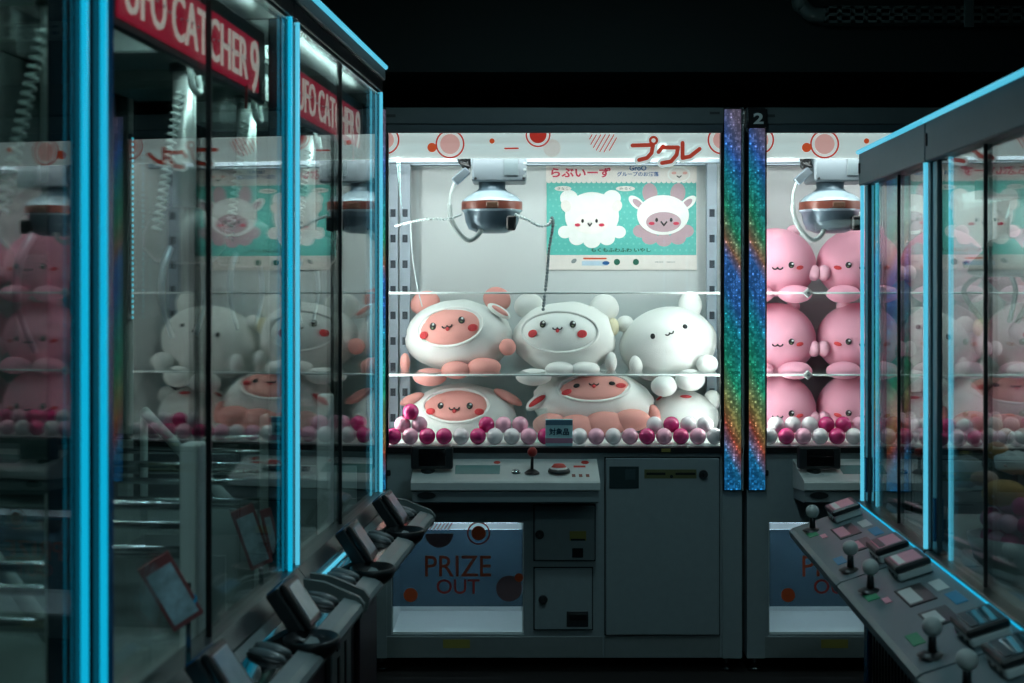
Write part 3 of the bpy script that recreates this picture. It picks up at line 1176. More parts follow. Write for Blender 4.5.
    def mouth(self, px, py, w, rot=0., tongue=True, lift=.007, wave=False):
        dx, dz = self.inv(px, py)
        Fm = self.M @ self.frame(dx, dz, rot) @ Matrix.Translation((0, -lift, 0))
        mb = MB()
        s = self.s
        for sg in (-1, 1):
            mb.tube([(sg * w * s * .5 + w * s * .5 * math.cos(a), -.002, w * s * .45 * math.sin(a)) for a in [PI + PI * k / 8 for k in range(9)]], .75 * s, M_STITCH, 6)
        if tongue:
            mb.ball((0, -.001, -w * .62 * s), (w * .42 * s, .003, w * .55 * s), M_TONGUE, None, 12, 8)
        mb.xform(Fm)
        return mb.build('mouth', self.root)

    def lump(self, name, px, py, rx, rz, m, fwd=0., dep=None, rot=0., seed=3):
        """foot, paw or ear: a stuffed lump whose silhouette sits at a photo position; fwd = how far its centre is in front of the body centre"""
        q = P(px, py, self.Yc - fwd) - self.C
        dx, dz = q.x, q.z
        mb = MB()
        ks = (self.Yc - fwd) / F
        bm = blob(rx * ks, dep or rx * ks, rz * ks, seed, .03, 0, 24)
        add_bm(mb, bm, m, self.T @ Matrix.Translation((dx, -fwd, dz)) @ Matrix.Rotation(rot, 4, 'Y'))
        return mb.build(name, self.root)


GP = 'plush in the middle cabinet'
# shelf row, left to right
p = Plush('salmon faced plush in a white hood, left end of the middle cabinet shelf', 459, 337, 54, 37, 4.58, .15, .0, 0., seed=1, group=GP, wob=.05)
p.patch('face', 450, 327, 33, 18.5, M_FURP, .17, .004, M_FURW)
for q in ((433.5, 327), (461.5, 321)):
    p.spot('eye', *q, 3.3, 4.0, M_STITCH, -.2, .008, hi=True)
p.mouth(447.5, 326, 5, -.15)
p.spot('cheek', 424.5, 335.5, 5, 3.8, M_TONGUE, -.2, .007, stripes=True)
p.spot('cheek', 472.5, 328, 5.2, 3.8, M_TONGUE, -.2, .007, stripes=True)
for i, q in enumerate(((430, 377, 17, 9), (456, 370, 15, 9), (484, 367, 17, 9.5))):
    p.lump('foot', *q, M_FURP, .12, .05, 0, i)
p.lump('paw', 507.5, 347, 8.5, 8.5, M_FURP, .10, .03)
p.lump('paw', 405, 363, 5, 10, M_FURP, .08, .03)
p.lump('ear', 425, 303, 15, 12, M_FURP, -.05, .03, -.3)
p.lump('ear', 497, 299, 14, 12, M_FURP, -.05, .03, .3)
o = p.lump('ear_pocket', 499, 311, 13, 5, M_FURW, .075, .02, .55)
o = p.lump('ear_lining', 500, 310.5, 9.5, 2.6, M_FURP, .088, .012, .55)

p = Plush('white bear plush with red cheeks, second from the left on the middle cabinet shelf', 565, 339, 52, 37, 4.58, .15, .0, 0., seed=5, group=GP, wob=.05)
p.patch('face', 560, 332, 38, 20, M_FURG, .0, .003, M_FURW)
for q in ((543.5, 325), (572.5, 325)):
    p.spot('eye', *q, 3.3, 4.0, M_STITCH, 0, .008, hi=True)
p.mouth(557.5, 328, 4.6)
for q in ((533.5, 334), (581.5, 334)):
    p.spot('cheek', *q, 5.2, 4.0, M_TONGUE, -.15, .007, stripes=True)
for i, q in enumerate(((534, 377, 18, 8.5), (560, 369, 15, 7.5), (585, 369, 15, 7.5))):
    p.lump('foot', *q, M_FURW, .12, .05, 0, i)
p.lump('paw', 611, 362, 6, 10, M_FURW, .08, .03)
p.lump('ear', 529, 306, 15, 13, M_FURW, -.02, .035)
p.lump('ear', 604, 308, 15, 14, M_FURW, -.02, .035)
p.lump('ear_patch', 613, 327, 6, 9, M_CREAMF, .02, .03)

p = Plush('plain white plush with small wavy smile, right end of the middle cabinet shelf', 669, 345, 49, 38, 4.58, .15, -.16, 0., seed=9, group=GP, wob=.02)
p.spot('eye', 653, 336.5, 2.5, 3, M_STITCH, 0, .004)
p.spot('eye', 685, 327, 2.6, 2.6, M_STITCH, 0, .004)
p.mouth(669, 333, 4.2, -.25, False, .004)
p.lump('ear', 690, 305, 12, 14, M_FURW, .0, .035)
p.lump('paw', 625, 324, 9, 8.5, M_FURW, .0, .035)
p.lump('paw', 636, 365, 7, 10, M_FURW, .09, .03)
for i, q in enumerate(((664, 386, 13, 10.5), (690, 380, 15, 11), (707, 364, 11, 9.5))):
    p.lump('foot', *q, M_FURW, .13, .05, 0, i)

# lower row
p = Plush('salmon faced plush in white hood among balls, lower left of the middle cabinet', 462, 421, 56, 37, 4.58, .13, .0, 0., seed=13, group=GP, wob=.05)
p.patch('face', 456, 406, 33, 15.5, M_FURP, .02, .004, M_FURW)
for q in ((441, 406.5), (469.5, 406.5)):
    p.spot('eye', *q, 3.2, 3.5, M_STITCH, 0, .008, hi=True)
p.mouth(454.5, 408, 5)
for q in ((431, 412), (479, 412)):
    p.spot('cheek', *q, 5, 3.4, M_TONGUE, 0, .007, stripes=True)
p.lump('ear', 412, 399, 13, 5, M_FURP, .03, .03, -.4)
p.lump('ear', 508, 397, 16, 5, M_FURP, .03, .03, .5)

p = Plush('tipped over salmon faced plush in a white hood, big salmon feet showing, lower centre', 593, 403, 62, 33, 4.56, .15, .02, 0., seed=17, group=GP, flat=.25, wob=.055)
p.patch('face', 595, 388, 36, 12.5, M_FURP, .06, .004, M_FURW)
for q in ((577, 387), (612, 385)):
    p.spot('eye', *q, 3.4, 2.4, M_STITCH, -.2, .008)
p.mouth(594, 385, 4.6)
for q in ((567, 393), (621, 387)):
    p.spot('cheek', *q, 5.6, 3., M_TONGUE, -.3, .007, stripes=True)
for i, q in enumerate(((550, 425, 17, 12), (577, 427, 20, 12.5), (605, 424, 22, 13), (632, 420, 19, 11))):
    p.lump('foot', *q, M_FURP, .14, .05, 0, i)
p.lump('paw', 655, 416, 6, 12, M_FURP, .06, .03, -.3)
p.lump('ear', 537, 402, 13, 6, M_FURW, .07, .03, -.6)
p.lump('ear_lining', 537, 401, 10, 3, M_TONGUE, .092, .012, -.6)

p = Plush('white plush with orange red cheeks half buried in balls, lower right of the middle cabinet', 684, 419, 36, 28, 4.60, .12, .0, 0., seed=21, group=GP)
p.spot('cheek', 687, 398.5, 6, 2.2, M_TONGUE, .05, .006)
p.spot('cheek', 662, 400, 4.5, 2.2, M_TONGUE, -.2, .006)
p.spot('eye', 672, 396, 3, 1.6, M_STITCH, .2, .006)
p.lump('ear', 712, 400, 9, 10, M_FURW, .0, .03)

# pink plush of the cabinet numbered 2: built once, copied by row and column
GK = 'pink plush in the number 2 cabinet'
rows = [(264, 'top row'), (339, 'middle row'), (409, 'bottom row')]
cols = [(776, 'first from the rainbow post'), (861, 'second from the rainbow post'), (946, 'third from the rainbow post'), (1031, 'fourth from the rainbow post')]
first = None
for ri, (py, rn) in enumerate(rows):
    for ci, (px, cn) in enumerate(cols):
        label = f'pink round plush, {rn} of the number 2 cabinet, {cn}'
        if first is None:
            pp = Plush(label, px, py, 41.5, 36, 4.58, .145, 0, 0, M_FURK, 31, GK, wob=.02)
            for q in (-14, 14):
                pp.spot('eye', px + q, py + 1, 3.1, 3.2, M_STITCH, 0, .005, hi=True)
            pp.mouth(px + .5, py + 3, 5.0, 0, False, .005)
            for q in (-23, 23):
                pp.spot('cheek', px + q, py + 3.5, 4.3, 2.1, M_TONGUE, .1 if q < 0 else -.1, .005)
            for q in (-38, 38):
                pp.lump('paw', px + q, py + 9, 6.5, 8, M_FURKL, .075, .03)
            for q in (-19, 19):
                pp.lump('foot', px + q, py + 30, 17, 9, M_FURK, .12, .05)
            pp.lump('ear', px - 17, py - 32, 7, 7, M_FURKL, .0, .025)
            pp.lump('ear', px + 17, py - 32, 7, 7, M_FURKL, .0, .025)
            first, fx, fz = pp.root, px, py
        else:
            c = first.copy()
            COL.objects.link(c)
            c['label'] = label
            for ch in first.children:
                d = ch.copy()
                d.parent = c
                COL.objects.link(d)
            off = P(px, py, 4.69) - P(fx, fz, 4.69)
            c.location = first.location + off
            c.location.y += .0

# ---------------------------------------------------------------- balls
RB = .030
me_ball = {}
KINDS = [('magenta', M_BALLM), ('pale pink', M_BALLP), ('white', M_BALLW)]
for nm, m in KINDS:
    b = MB()
    b.ball((0, 0, 0), RB, m, None, 20, 14)
    o = b.build('plastic_ball')
    me_ball[nm] = o.data
    bpy.data.objects.remove(o)


def put_ball(x, y, z, nm, where, grp, r=1.):
    o = bpy.data.objects.new('plastic_ball', me_ball[nm])
    COL.objects.link(o)
    o.location = (x, y, z)
    o.scale = (r, r, r)
    tag(o, f'small {nm} plastic ball {where}', 'ball', grp)


ZF = CAMZ - (447 - HY) * FY / F + .001
placed = []
SEQ_A = {0: 'magenta', 1: 'white', 2: 'pale pink'}
rb = random.Random(3)


def pick():
    return rb.choices(['magenta', 'pale pink', 'white'], [4, 3, 3])[0]


def ball_rows(x0, x1, where, grp, tall):
    n = int((x1 - x0) / (RB * 2.06))
    for i in range(n):
        x = x0 + RB + i * RB * 2.06
        z0 = ZF + RB
        put_ball(x, FY + .064, z0, pick(), where, grp)
        if i < n - 1:
            if tall(x + RB, 1):
                put_ball(x + RB * 1.03, FY + .064 + RB * 1.0, z0 + RB * 1.3, pick(), where, grp)
            if tall(x + RB, 2) and i % 2 == 0:
                put_ball(x + RB * 2.06, FY + .064 + RB * .7, z0 + RB * 2.9, pick(), where, grp)


def pxof(x):
    return CX + x * F / 4.4


ball_rows(AX + .062, AX + UW - .05, 'along the glass of the middle cabinet', 'balls in the middle cabinet',
          lambda x, l: (pxof(x) < 424 or 470 < pxof(x) < 524 or pxof(x) > 640) if l == 1 else pxof(x) < 412)
ball_rows(AB + .075, AB + UW - .05, 'along the glass of the number 2 cabinet', 'balls in the number 2 cabinet',
          lambda x, l: l == 1)

# little blue price plaque and clear tube behind the middle glass
pt = P(559, 443, 4.35)
t = thing('price_plaque', 'small teal price plaque with three dark characters behind the middle glass', 'sign', (pt.x, 4.345, ZF - .001))
b = MB()
s = 4.35 / F
b.box(-13.5 * s, 13.5 * s, -.003, .003, 0, 27 * s, mat('plaque_teal', (186, 226, 230), .4), .001)
b.box(-13.5 * s, 13.5 * s, -.0042, -.002, 21 * s, 26 * s, mat('plaque_band', (96, 130, 150), .4))
b.box(-13.5 * s, 13.5 * s, -.0042, -.002, 3 * s, 8 * s, mat('plaque_mauve', (200, 140, 170), .4))
b.build('plate', t)
b = MB()
b.text('対象品', 0, 14.5 * s, 20 * s, 7 * s, -.003, mat('plaque_ink', (10, 62, 84), .4), .0015, .03)
b.build('plaque_lettering', t)

pt = P(526, 443, 4.40)
t = thing('acrylic_riser', 'clear acrylic box riser standing left of the teal price plaque', 'riser', (pt.x, 4.43, ZF - .001))
b = MB()
for q in ((0, .004, 0, .05), (.076, .080, 0, .05), (.004, .076, 0, .003), (.004, .076, .047, .05)):
    b.box(q[0], q[1], q[2], q[3], 0, .125, ACRYL)
b.build('riser_walls', t)

# clear beaded chains hung from the grabber
M_BEAD = mat('clear_bead', (206, 220, 220), .12, spec=.8)
M_BEADD = mat('grey_bead', (120, 134, 136), .2)


def chain(label, pts, mats, n=4, r=.0055, step=.0095):
    b = MB()
    sp = spline(pts, 24)
    last = None
    for i_, q in enumerate(sp):
        m = mats[0] if i_ < 4 * 24 else mats[1]
        if last is None or (q - last).length > step:
            b.ball(q, (r, r, r), m, None, 8, 6)
            last = q
    b.tube(sp, .0018, m, 5)
    o = b.build('bead_chain')
    tag(o, label, 'chain', 'clear chains in the middle cabinet')


Yc = 4.44
chain('clear bead chain looped from the claw out to the left wall of the middle cabinet',
      [P(396, 226, 4.5), P(412, 222, 4.47), P(430, 219, Yc), P(448, 219, Yc - .01), P(462, 214, Yc)], (M_BEAD, M_BEAD))
chain('clear bead chain from the claw dropping in front of the poster onto the white bear',
      [P(516, 215, Yc), P(528, 220, Yc - .01), P(540, 226, Yc - .01), P(549, 224, Yc - .01), P(552, 218, Yc - .01), P(553, 226, Yc - .01), P(549, 250, Yc), P(547, 275, Yc), P(543, 311, Yc)], (M_BEAD, M_BEADD), r=.0065)
chain('thin clear strand dropping at the left onto the salmon faced plush',
      [P(411, 224, 4.48), P(412, 250, 4.48), P(416, 280, 4.46), P(422, 306, 4.45)], (M_BEAD, M_BEAD), r=.003, step=.006)

# ---------------------------------------------------------------- left row of glass cabinets
L_ANG = math.atan2(1, 104 / 1200)
SL = 104 / 1200
LEN = 1.0135


def left_x(Y):
    return -.3945 - SL * (3.67 - Y)


def left_machine(label, Y0, last):
    r = thing('glass_crane_cabinet', label, 'crane game', (left_x(Y0), Y0, 0), L_ANG)
    Lx, D = LEN, .82
    zs, zg, zh = .775, 1.975, 2.06
    part('base_cabinet', r, M_BROWN, (.004, Lx - .004, .02, D, .05, .70))
    for fx in (.06, Lx - .06):
        for fy in (.08, D - .08):
            b = MB()
            b.cyl((fx, fy, 0), (fx, fy, .05), .02, .014, M_CHROME, 14)
            b.build('foot', r)
    part('base_pilaster', r, M_BROWN, (.72, .96, .004, .022, .05, .68))
    b = MB()
    b.box(.38, .60, .002, .02, .22, .56, M_GREY, .004)
    b.build('coin_panel', r)
    b = MB()
    for (x0, x1, z0, z1) in ((.43, .46, .46, .52), (.50, .56, .48, .52), (.44, .46, .36, .44), (.52, .535, .34, .46)):
        b.box(x0, x1, -.001, .003, z0, z1, M_BLACK)
    b.stroke([(.44, .27), (.56, .32)], .004, .001, M_PALE)
    b.build('coin_slots', r)
    # sill and floor
    b = MB()
    b.prism([(-.035, .72), (-.035, .748), (-.012, .775), (.03, .775), (.03, .70), (-.02, .70)], 'x', .002, Lx - .002, mat('sill_metal', (84, 92, 94), .3, .6))
    b.build('sill', r)
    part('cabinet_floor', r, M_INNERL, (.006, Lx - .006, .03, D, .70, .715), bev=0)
    # posts
    for x0, x1 in ((.006, .05), (Lx - .05, Lx - .006)):
        part('front_post', r, mat('post_dark', (26, 42, 52), .25), (x0, x1, .002, .04, .775, zg), bev=.004)
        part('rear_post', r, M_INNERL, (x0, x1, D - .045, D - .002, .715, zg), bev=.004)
    # LED strips
    def led(x, y, z0, z1, w=.0052):
        b = MB()
        b.tube([(x, y, z0), (x, y, z1)], w, M_LED if last else M_LEDS, 10)
        return b.build('light_strip', r)
    led(.030, -.004, .772, zg + .005)
    led(Lx - .030, -.004, .772, zg + .005)
    if last:
        led(Lx - .105, .012, .776, zg, .0035)
    part('post_reflection', r, M_BLUEP, (.054, .082, .004, .012, .775, zg), bev=.001)  # blue slip painting the light strip's reflection in the post
    # dotted light strip on the far rear upright
    b = MB()
    for k in range(34):
        b.ball((Lx - .055, D - .06, 1.30 + k * .0165), .0055, M_LEDD, None, 8, 6)
    b.box(Lx - .062, Lx - .048, D - .06, D - .05, 1.29, 1.86, M_DARK)
    b.build('dotted_light_strip', r)
    # header
    b = MB()
    b.box(.003, Lx - .003, -.012, D, zg + .045, zh, M_HEAD, .003)
    b.box(.003, Lx - .003, -.004, D, zg + .008, zg + .045, M_BLACK, .002)
    hd = b.build('top_header', r)
    b = MB()
    b.tube([(.004, -.013, zh), (Lx - .004, -.013, zh)], .0075, M_LED, 8)
    b.build('header_light_strip', hd)
    part('glass_top_rail', r, M_CHROME, (.003, Lx - .003, -.002, .02, zg - .004, zg + .008), bev=.001)
    b = MB()
    b.box(.16, .97, .069, .085, 1.915, 1.940, mat('case_light_strip', (200, 220, 220), .4, emit=(205, 245, 240), estr=36.))
    b.build('case_light', r)
    # lit name panel behind the glass
    b = MB()
    b.box(.14, .985, .052, .066, 1.79, 1.945, M_SIGNG, .003)
    b.box(.20, .93, .049, .053, 1.805, 1.915, M_SIGNR, .002)
    sg = b.build('lit_sign', r)
    b = MB()
    b.text('UFO', .31, 1.860, .17, .082, .049, M_SIGNW, .003, .0)
    b.text('CATCHER', .635, 1.860, .42, .082, .049, M_SIGNW, .003, .0)
    b.text('9', .895, 1.855, .055, .11, .049, M_SIGNW, .003, .0)
    b.build('sign_lettering', sg)
    b = MB()
    for k in range(26):
        b.ball((.13 + k * .028, .047, 1.862 + .004 * math.sin(k)), .0028, M_WHITE, None, 6, 4)  # tiny white beads painting the glints along the sign plastic
    b.build('sign_glints', sg)
    b = MB()
    b.tube([(.845, .05, 1.81), (.842, .05, 1.76)], .003, M_RED, 6)
    b.build('pull_cord', r)
    # panes
    xm = Lx / 2
    for a, c_, y in ((.05, xm + .018, .016), (xm - .018, Lx - .05, .003)):
        b = MB()
        b.box(a, c_, y, y + .005, zs, zg, GLASS)
        b.build('front_pane', r)
    b = MB()
    b.box(xm - .022, xm - .017, .001, .010, zs, zg, M_BLACK)
    b.box(xm + .014, xm + .018, .015, .023, zs, zg, M_BLACK)
    b.build('pane_seal', r)
    for x in (.012, Lx - .017):
        b = MB()
        b.box(x, x + .005, .045, D - .05, zs - .06, zg, GLASS)
        b.build('side_pane', r)
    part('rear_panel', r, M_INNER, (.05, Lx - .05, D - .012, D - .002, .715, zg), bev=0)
    # inside: ceiling track, two grabbers on tubes with coiled leads
    part('gantry_track', r, M_DARK, (.05, Lx - .05, .12, .16, 1.925, 1.955), (.05, Lx - .05, .44, .48, 1.925, 1.955))
    for x, s_ in ((.31, 1.), (.895, 1.)):
        y = .20
        b = MB()
        b.box(x - .14, x + .05, y - .045, y + .30, 1.862, 1.924, M_GREY, .004)
        b.box(x - .10, x - .088, y - .049, y - .044, 1.872, 1.915, M_BLACK)
        b.cyl((x - .115, y - .05, 1.878), (x - .115, y - .044, 1.878), .009, .009, M_DARK, 12)
        b.box(x - .01, x + .055, y - .05, y - .044, 1.85, 1.905, M_DARK, .004)
        ca = b.build('claw_carriage', r)
        b = MB()
        b.cyl((x, y, 1.50), (x, y, 1.862), .024, .024, mat('satin_tube', (206, 212, 210), .38, .55), 20)
        b.cyl((x, y, 1.845), (x, y, 1.864), .032, .032, M_DARK, 16)
        b.build('lift_tube', ca)
        b = MB()
        b.tube(spline([(x - .12, y - .05, 1.90), (x - .12, y - .055, 1.84), (x - .105, y - .055, 1.80), (x - .075, y - .055, 1.79), (x - .045, y - .05, 1.80), (x - .045, y - .045, 1.83)], 8), .007, M_CABLE, 8)
        sp = [(x - .105 - .0009 * k + .0095 * math.cos(k * .9), y - .03 + .0095 * math.sin(k * .9), 1.79 - k * .0021) for k in range(140)]
        b.tube(sp, .0026, M_CABLE, 5)
        b.build('coiled_lead', ca)
        b = MB()
        b.lathe([(.001, 1.56), (.03, 1.56), (.075, 1.53), (.085, 1.50), (.085, 1.475), (.06, 1.445), (.001, 1.44)], M_DARK, (x, y, 0))
        hd2 = b.build('claw_head', ca)
        for sgn in (-1, 1):
            b = MB()
            b.tube(spline([(x + sgn * .07, y, 1.48), (x + sgn * .12, y, 1.43), (x + sgn * .125, y, 1.36), (x + sgn * .07, y, 1.29)], 6), [.008] * 6 + [.007] * 6 + [.005] * 7, M_RAIL, 8)
            b.build('claw_arm', hd2)
    # inside: prize bars, ramp and bin
    for x0 in (.12, .62):
        for dx_, z in ((0, .98), (.045, .934), (0, .897), (.045, .878)):
            b = MB()
            b.tube([(x0 + dx_, .09, z), (x0 + dx_, D - .0125, z)], .008, M_CHROME, 10)
            b.build('prize_bar', r)
        b = MB()
        b.box(x0 - .015, x0 + .06, .085, .10, .715, .995, M_GREY, .003)
        b.build('bar_stand', r)
    for x0 in (.035, .555):
        part('support_pillar', r, M_WHITE, (x0, x0 + .05, .05, .085, .715, 1.105), bev=.004)
    b = MB()
    b.tube([(.28, .17, .80), (.53, .55, 1.06)], .014, M_PALE, 10)
    b.tube([(.28, .17, .716), (.28, .17, .81)], .010, M_PALE, 8)
    b.tube([(.53, .55, .716), (.53, .55, 1.06)], .010, M_PALE, 8)
    b.build('slanted_bar', r)
    part('drop_chute', r, M_INNERL, (.74, .745, .06, .30, .715, .86), (.93, .935, .06, .30, .715, .86), (.745, .93, .30, .305, .715, .86), bev=0)
    # console in front
    b = MB()
    b.prism([(-.03, .748), (-.05, .726), (-.118, .710), (-.124, .720), (-.150, .714), (-.163, .706), (-.166, .694), (-.158, .678), (-.13, .664), (-.06, .656), (-.02, .70)], 'x', .03, Lx - .03, M_GREY)
    con = b.build('console', r)
    for x in (.022, Lx - .034):
        b = MB()
        b.prism([(-.034, .758), (-.08, .752), (-.156, .722), (-.168, .706), (-.162, .678), (-.134, .660), (-.06, .652), (-.034, .652)], 'x', x, x + .012, mat('console_side', (104, 114, 112), .5))
        b.build('console_end', con)
    b = MB()
    b.prism([(-.052, .7255), (-.052, .730), (-.118, .7145), (-.118, .710)], 'x', .05, Lx - .05, M_GLOSSB)
    b.build('control_plate', con)
    b = MB()
    b.box(.06, .30, -.052, -.046, .737, .744, M_LED)  # cyan bar along the back edge of the tray
    b.build('tray_cyan_bar', con)
    for x in (.13, .56, .93):
        b = MB()
        for dx_ in (-.019, .019):
            b.ball((x + dx_, -.084, .7285), (.0125, .036, .010), mat('button_grey', (96, 104, 106), .25), Matrix.Rotation(math.radians(14), 4, 'X'), 16, 10)
            b.ball((x + dx_, -.084, .722), (.0165, .040, .010), M_BLACK, Matrix.Rotation(math.radians(14), 4, 'X'), 16, 10)
        b.build('button_pair', con)
    for x in (.30, .74):
        RM = Matrix.Translation((x, -.088, .765)) @ Matrix.Rotation(math.radians(-34), 4, 'X') @ Matrix.Scale(.76, 4)
        b = MB()
        b.box(-.062, .062, -.002, .040, -.062, .072, M_DARK, .008, RM, 2)
        b.box(-.062, .062, -.020, -.002, -.062, .072, M_BLACK, .007, RM, 2)
        rd = b.build('card_reader', con)
        b = MB()
        b.box(-.045, .045, -.0225, -.019, -.045, .058, M_SCREEN, .002, RM)
        b.build('reader_screen', rd)
        b = MB()
        b.box(-.058, .058, .008, .034, .070, .0735, M_BLUEP, .002, RM)  # thin blue plate painting the cyan reflection on the reader's top
        b.box(-.05, .05, .006, .032, -.115, -.055, M_BLACK, .004, RM)
        b.build('reader_neck', rd)
        b = MB()
        b.lathe([(.001, .672), (.038, .675), (.050, .688), (.054, .708), (.049, .711), (.038, .697), (.001, .692)], M_BLACK, (x - .085, -.136, .020), 24)
        b.build('coin_cup', con)
    return r


left_machine('tall glass crane cabinet with cyan edges, far end of the left row', 2.64, True)
left_machine('tall glass crane cabinet with cyan edges, second from the far end of the left row', 2.64 - 1.0095, False)
left_machine('tall glass crane cabinet cut by the picture edge, nearest of the left row', 2.64 - 2 * 1.0095, False)


# printed cards standing in the left cabinets
def card(label, px, py, Y, w, h, tilt):
    q = P(px, py, Y)
    t = thing('prize_card', label, 'card', (q.x, q.y, q.z), .45, 'cards inside the left cabinets')
    Mx = Matrix.Rotation(tilt, 4, 'Y') @ Matrix.Rotation(.1, 4, 'X')
    b = MB()
    b.box(-w / 2, w / 2, -.003, .003, 0, h, mat('card_edge', (150, 84, 84), .4), .001, Mx)
    b.box(-.004, .004, .004, .010, .7155 - q.z, h * .5, M_CHROME)
    b.build('card_back', t)
    b = MB()
    b.box(-w / 2 + .006, w / 2 - .006, -.0045, -.002, .01, h - .018, mat('card_blue', (176, 200, 206), .4, vary=.6, bscale=60), 0, Mx)
    b.ell(0, h * .3, w * .22, w * .2, -.0045, mat('card_cyan', (60, 170, 210), .4))
    b.bm.verts.ensure_lookup_table()
    b.build('card_print', t)


card('blue printed card leaning behind the near glass, second cabinet of the left row', 189, 622, 1.95, .055, .125, -.5)
card('blue printed card leaning behind the far pane, second cabinet of the left row', 262, 566, 2.48, .048, .135, -.35)
card('narrow dark card beside the cyan light strip, second cabinet of the left row', 276, 556, 2.60, .025, .11, -.25)


# ---------------------------------------------------------------- right row of smaller cabinets
SR = 68 / 1200
R_ANG = math.atan2(-1, -SR)
LR = .673


def right_x(Y):
    return 1.0208 - SR * (3.50 - Y)


def right_machine(label, Y0, claw=True):
    r = thing('compact_crane_cabinet', label, 'crane game', (right_x(Y0), Y0, 0), R_ANG)
    Lx, D = LR, .70
    zs, zg, zh = .772, 1.6875, 1.787
    part('base_cabinet', r, mat('compact_base', (70, 80, 84), .5), (.004, Lx - .004, .03, D, .05, .70))
    for fx in (.05, Lx - .05):
        for fy in (.08, D - .08):
            b = MB()
            b.cyl((fx, fy, 0), (fx, fy, .05), .018, .013, M_CHROME, 14)
            b.build('foot', r)
    for x0, x1 in ((.004, .05), (Lx - .05, Lx - .004)):
        part('base_corner', r, M_BLUEP, (x0, x1, .004, .05, .05, .69), bev=.004, label='blue corner')  # blue blocks at the two front corners of the base
    b = MB()
    b.box(.06, Lx - .06, .016, .03, .14, .62, M_DARK, .003)
    for k in range(16):
        b.box(.075 + k * .033, .09 + k * .033, .011, .017, .16, .60, M_BLACK)
    b.build('grille_panel', r)
    part('cabinet_floor', r, M_INNERL, (.006, Lx - .006, .03, D, .70, .735), bev=0)
    part('sill', r, M_BLACK, (.003, Lx - .003, -.012, .03, .70, zs), bev=.003)
    # console: a sloped plate
    b = MB()
    b.prism([(-.012, .762), (-.205, .694), (-.215, .686), (-.213, .668), (-.16, .655), (-.012, .66)], 'x', .004 if Y0 < 3.3 else .03, Lx - .003, mat('console_slate', (96, 112, 116), .4))
    con = b.build('console', r)
    b = MB()
    b.box(.006, Lx - .006, -.0145, -.011, .762, .766, M_LEDS)
    b.build('console_light_strip', con)
    sl = math.atan2(.762 - .694, .193)
    CM = Matrix.Translation((0, -.012, .762)) @ Matrix.Rotation(sl, 4, 'X')
    for x0, x1 in ((.19, .32), (.375, .475)):
        b = MB()
        b.box(x0, x1, -.125, -.065, -.002, .0025, M_BLACK, .001, CM)
        b.box(x0 + .015, x1 - .012, -.121, -.092, -.001, .0035, M_STKP if Y0 > 3 else M_PALE, .0, CM)
        b.build('display_window', con)
    for q, mm in (((.205, .28, -.052, -.026), M_PALE), ((.31, .39, -.048, -.022), M_STKB), ((.15, .20, -.187, -.160), M_STKG),
                  ((.47, .535, -.18, -.155), M_STKG if Y0 < 3 else M_STKB), ((.21, .25, -.16, -.145), M_STKP)):
        b = MB()
        b.box(*q, 0, .0015, mm, 0, CM)
        b.build('sticker', con)
    for x in (.125, .60):
        c = CM @ Vector((x + .01, -.166, 0))
        b = MB()
        b.lathe([(.001, .010), (.014, .009), (.026, .003), (.028, 0)], M_BLACK, c)
        b.cyl(c + Vector((0, 0, .005)), c + Vector((0, .0, .045)), .0085, .007, M_BLACK, 12)
        st = b.build('joystick', con)
        b = MB()
        b.ball(c + Vector((0, 0, .055)), .0185, mat('knob_grey', (176, 180, 176), .35), None, 24, 16)
        b.build('ball_top', st)
    for x in (.095, .592):
        b = MB()
        b.box(x - .052, x + .052, -.098, -.020, .001, .020, M_PALE, .004, CM)
        b.box(x - .054, x + .054, -.100, -.018, .020, .036, M_BLACK, .004, CM)
        for k in (-.03, 0, .03):
            b.box(x + k - .004, x + k + .004, -.0995, -.097, .007, .013, M_BLACK, 0, CM)
        rd = b.build('card_reader', con)
        b = MB()
        b.box(x - .042, x + .042, -.088, -.030, .034, .037, M_STKP if (Y0 > 3 or (Y0 > 2.5 and x < .3)) else M_GLOSSB, .001, CM)
        b.box(x - .040, x + .040, -.085, -.070, .0365, .0376, M_CREAM if Y0 > 2.5 and x < .3 else M_DARK, 0, CM)
        b.build('reader_pad', rd)
    # posts, lights, panes
    for x0, x1 in ((.006, .045), (Lx - .045, Lx - .006)):
        part('front_post', r, mat('post_steel', (70, 84, 90), .3, .3), (x0, x1, .006, .04, zs, zg), bev=.003)
        part('rear_post', r, mat('post_steel', (70, 84, 90), .3, .3), (x0, x1, D - .04, D - .004, .735, zg), bev=.003)
    for x, y in (([(.012, -.002)] if Y0 > 3.3 else []) + [(Lx - .020, -.002), (.10, .02)]):
        b = MB()
        b.tube([(x, y, zs), (x, y, zg)], .0055, M_LED, 10)
        b.build('light_strip', r)
    b = MB()
    b.box(.022, .034, .001, .007, .80, .90, M_BLUEP)
    b.build('post_label', r)
    b = MB()
    b.box(.002, Lx - .002, -.010, D, zg, zh, mat('compact_header', (84, 98, 104), .45), .003)
    hd = b.build('top_header', r)
    b = MB()
    b.tube([(.002, -.012, zh - .002), (Lx - .002, -.012, zh - .002)], .0065, M_LED, 8)
    b.build('header_light_strip', hd)
    part('header_latch', r, M_BLACK, (.012, .020, -.014, -.009, zg + .035, zg + .065), bev=.001)
    xm = Lx / 2
    for a, c_, y in ((.045, xm + .012, .012), (xm - .012, Lx - .045, .020)):
        b = MB()
        b.box(a, c_, y, y + .005, zs, zg, GLASS_R)
        b.build('front_pane', r)
    part('pane_seal', r, M_BLACK, (xm + .009, xm + .013, .011, .019, zs, zg), bev=0)
    for x in (.010, Lx - .015):
        b = MB()
        b.box(x, x + .005, .045, D - .045, zs, zg, GLASS)
        b.build('side_pane', r)
    b = MB()
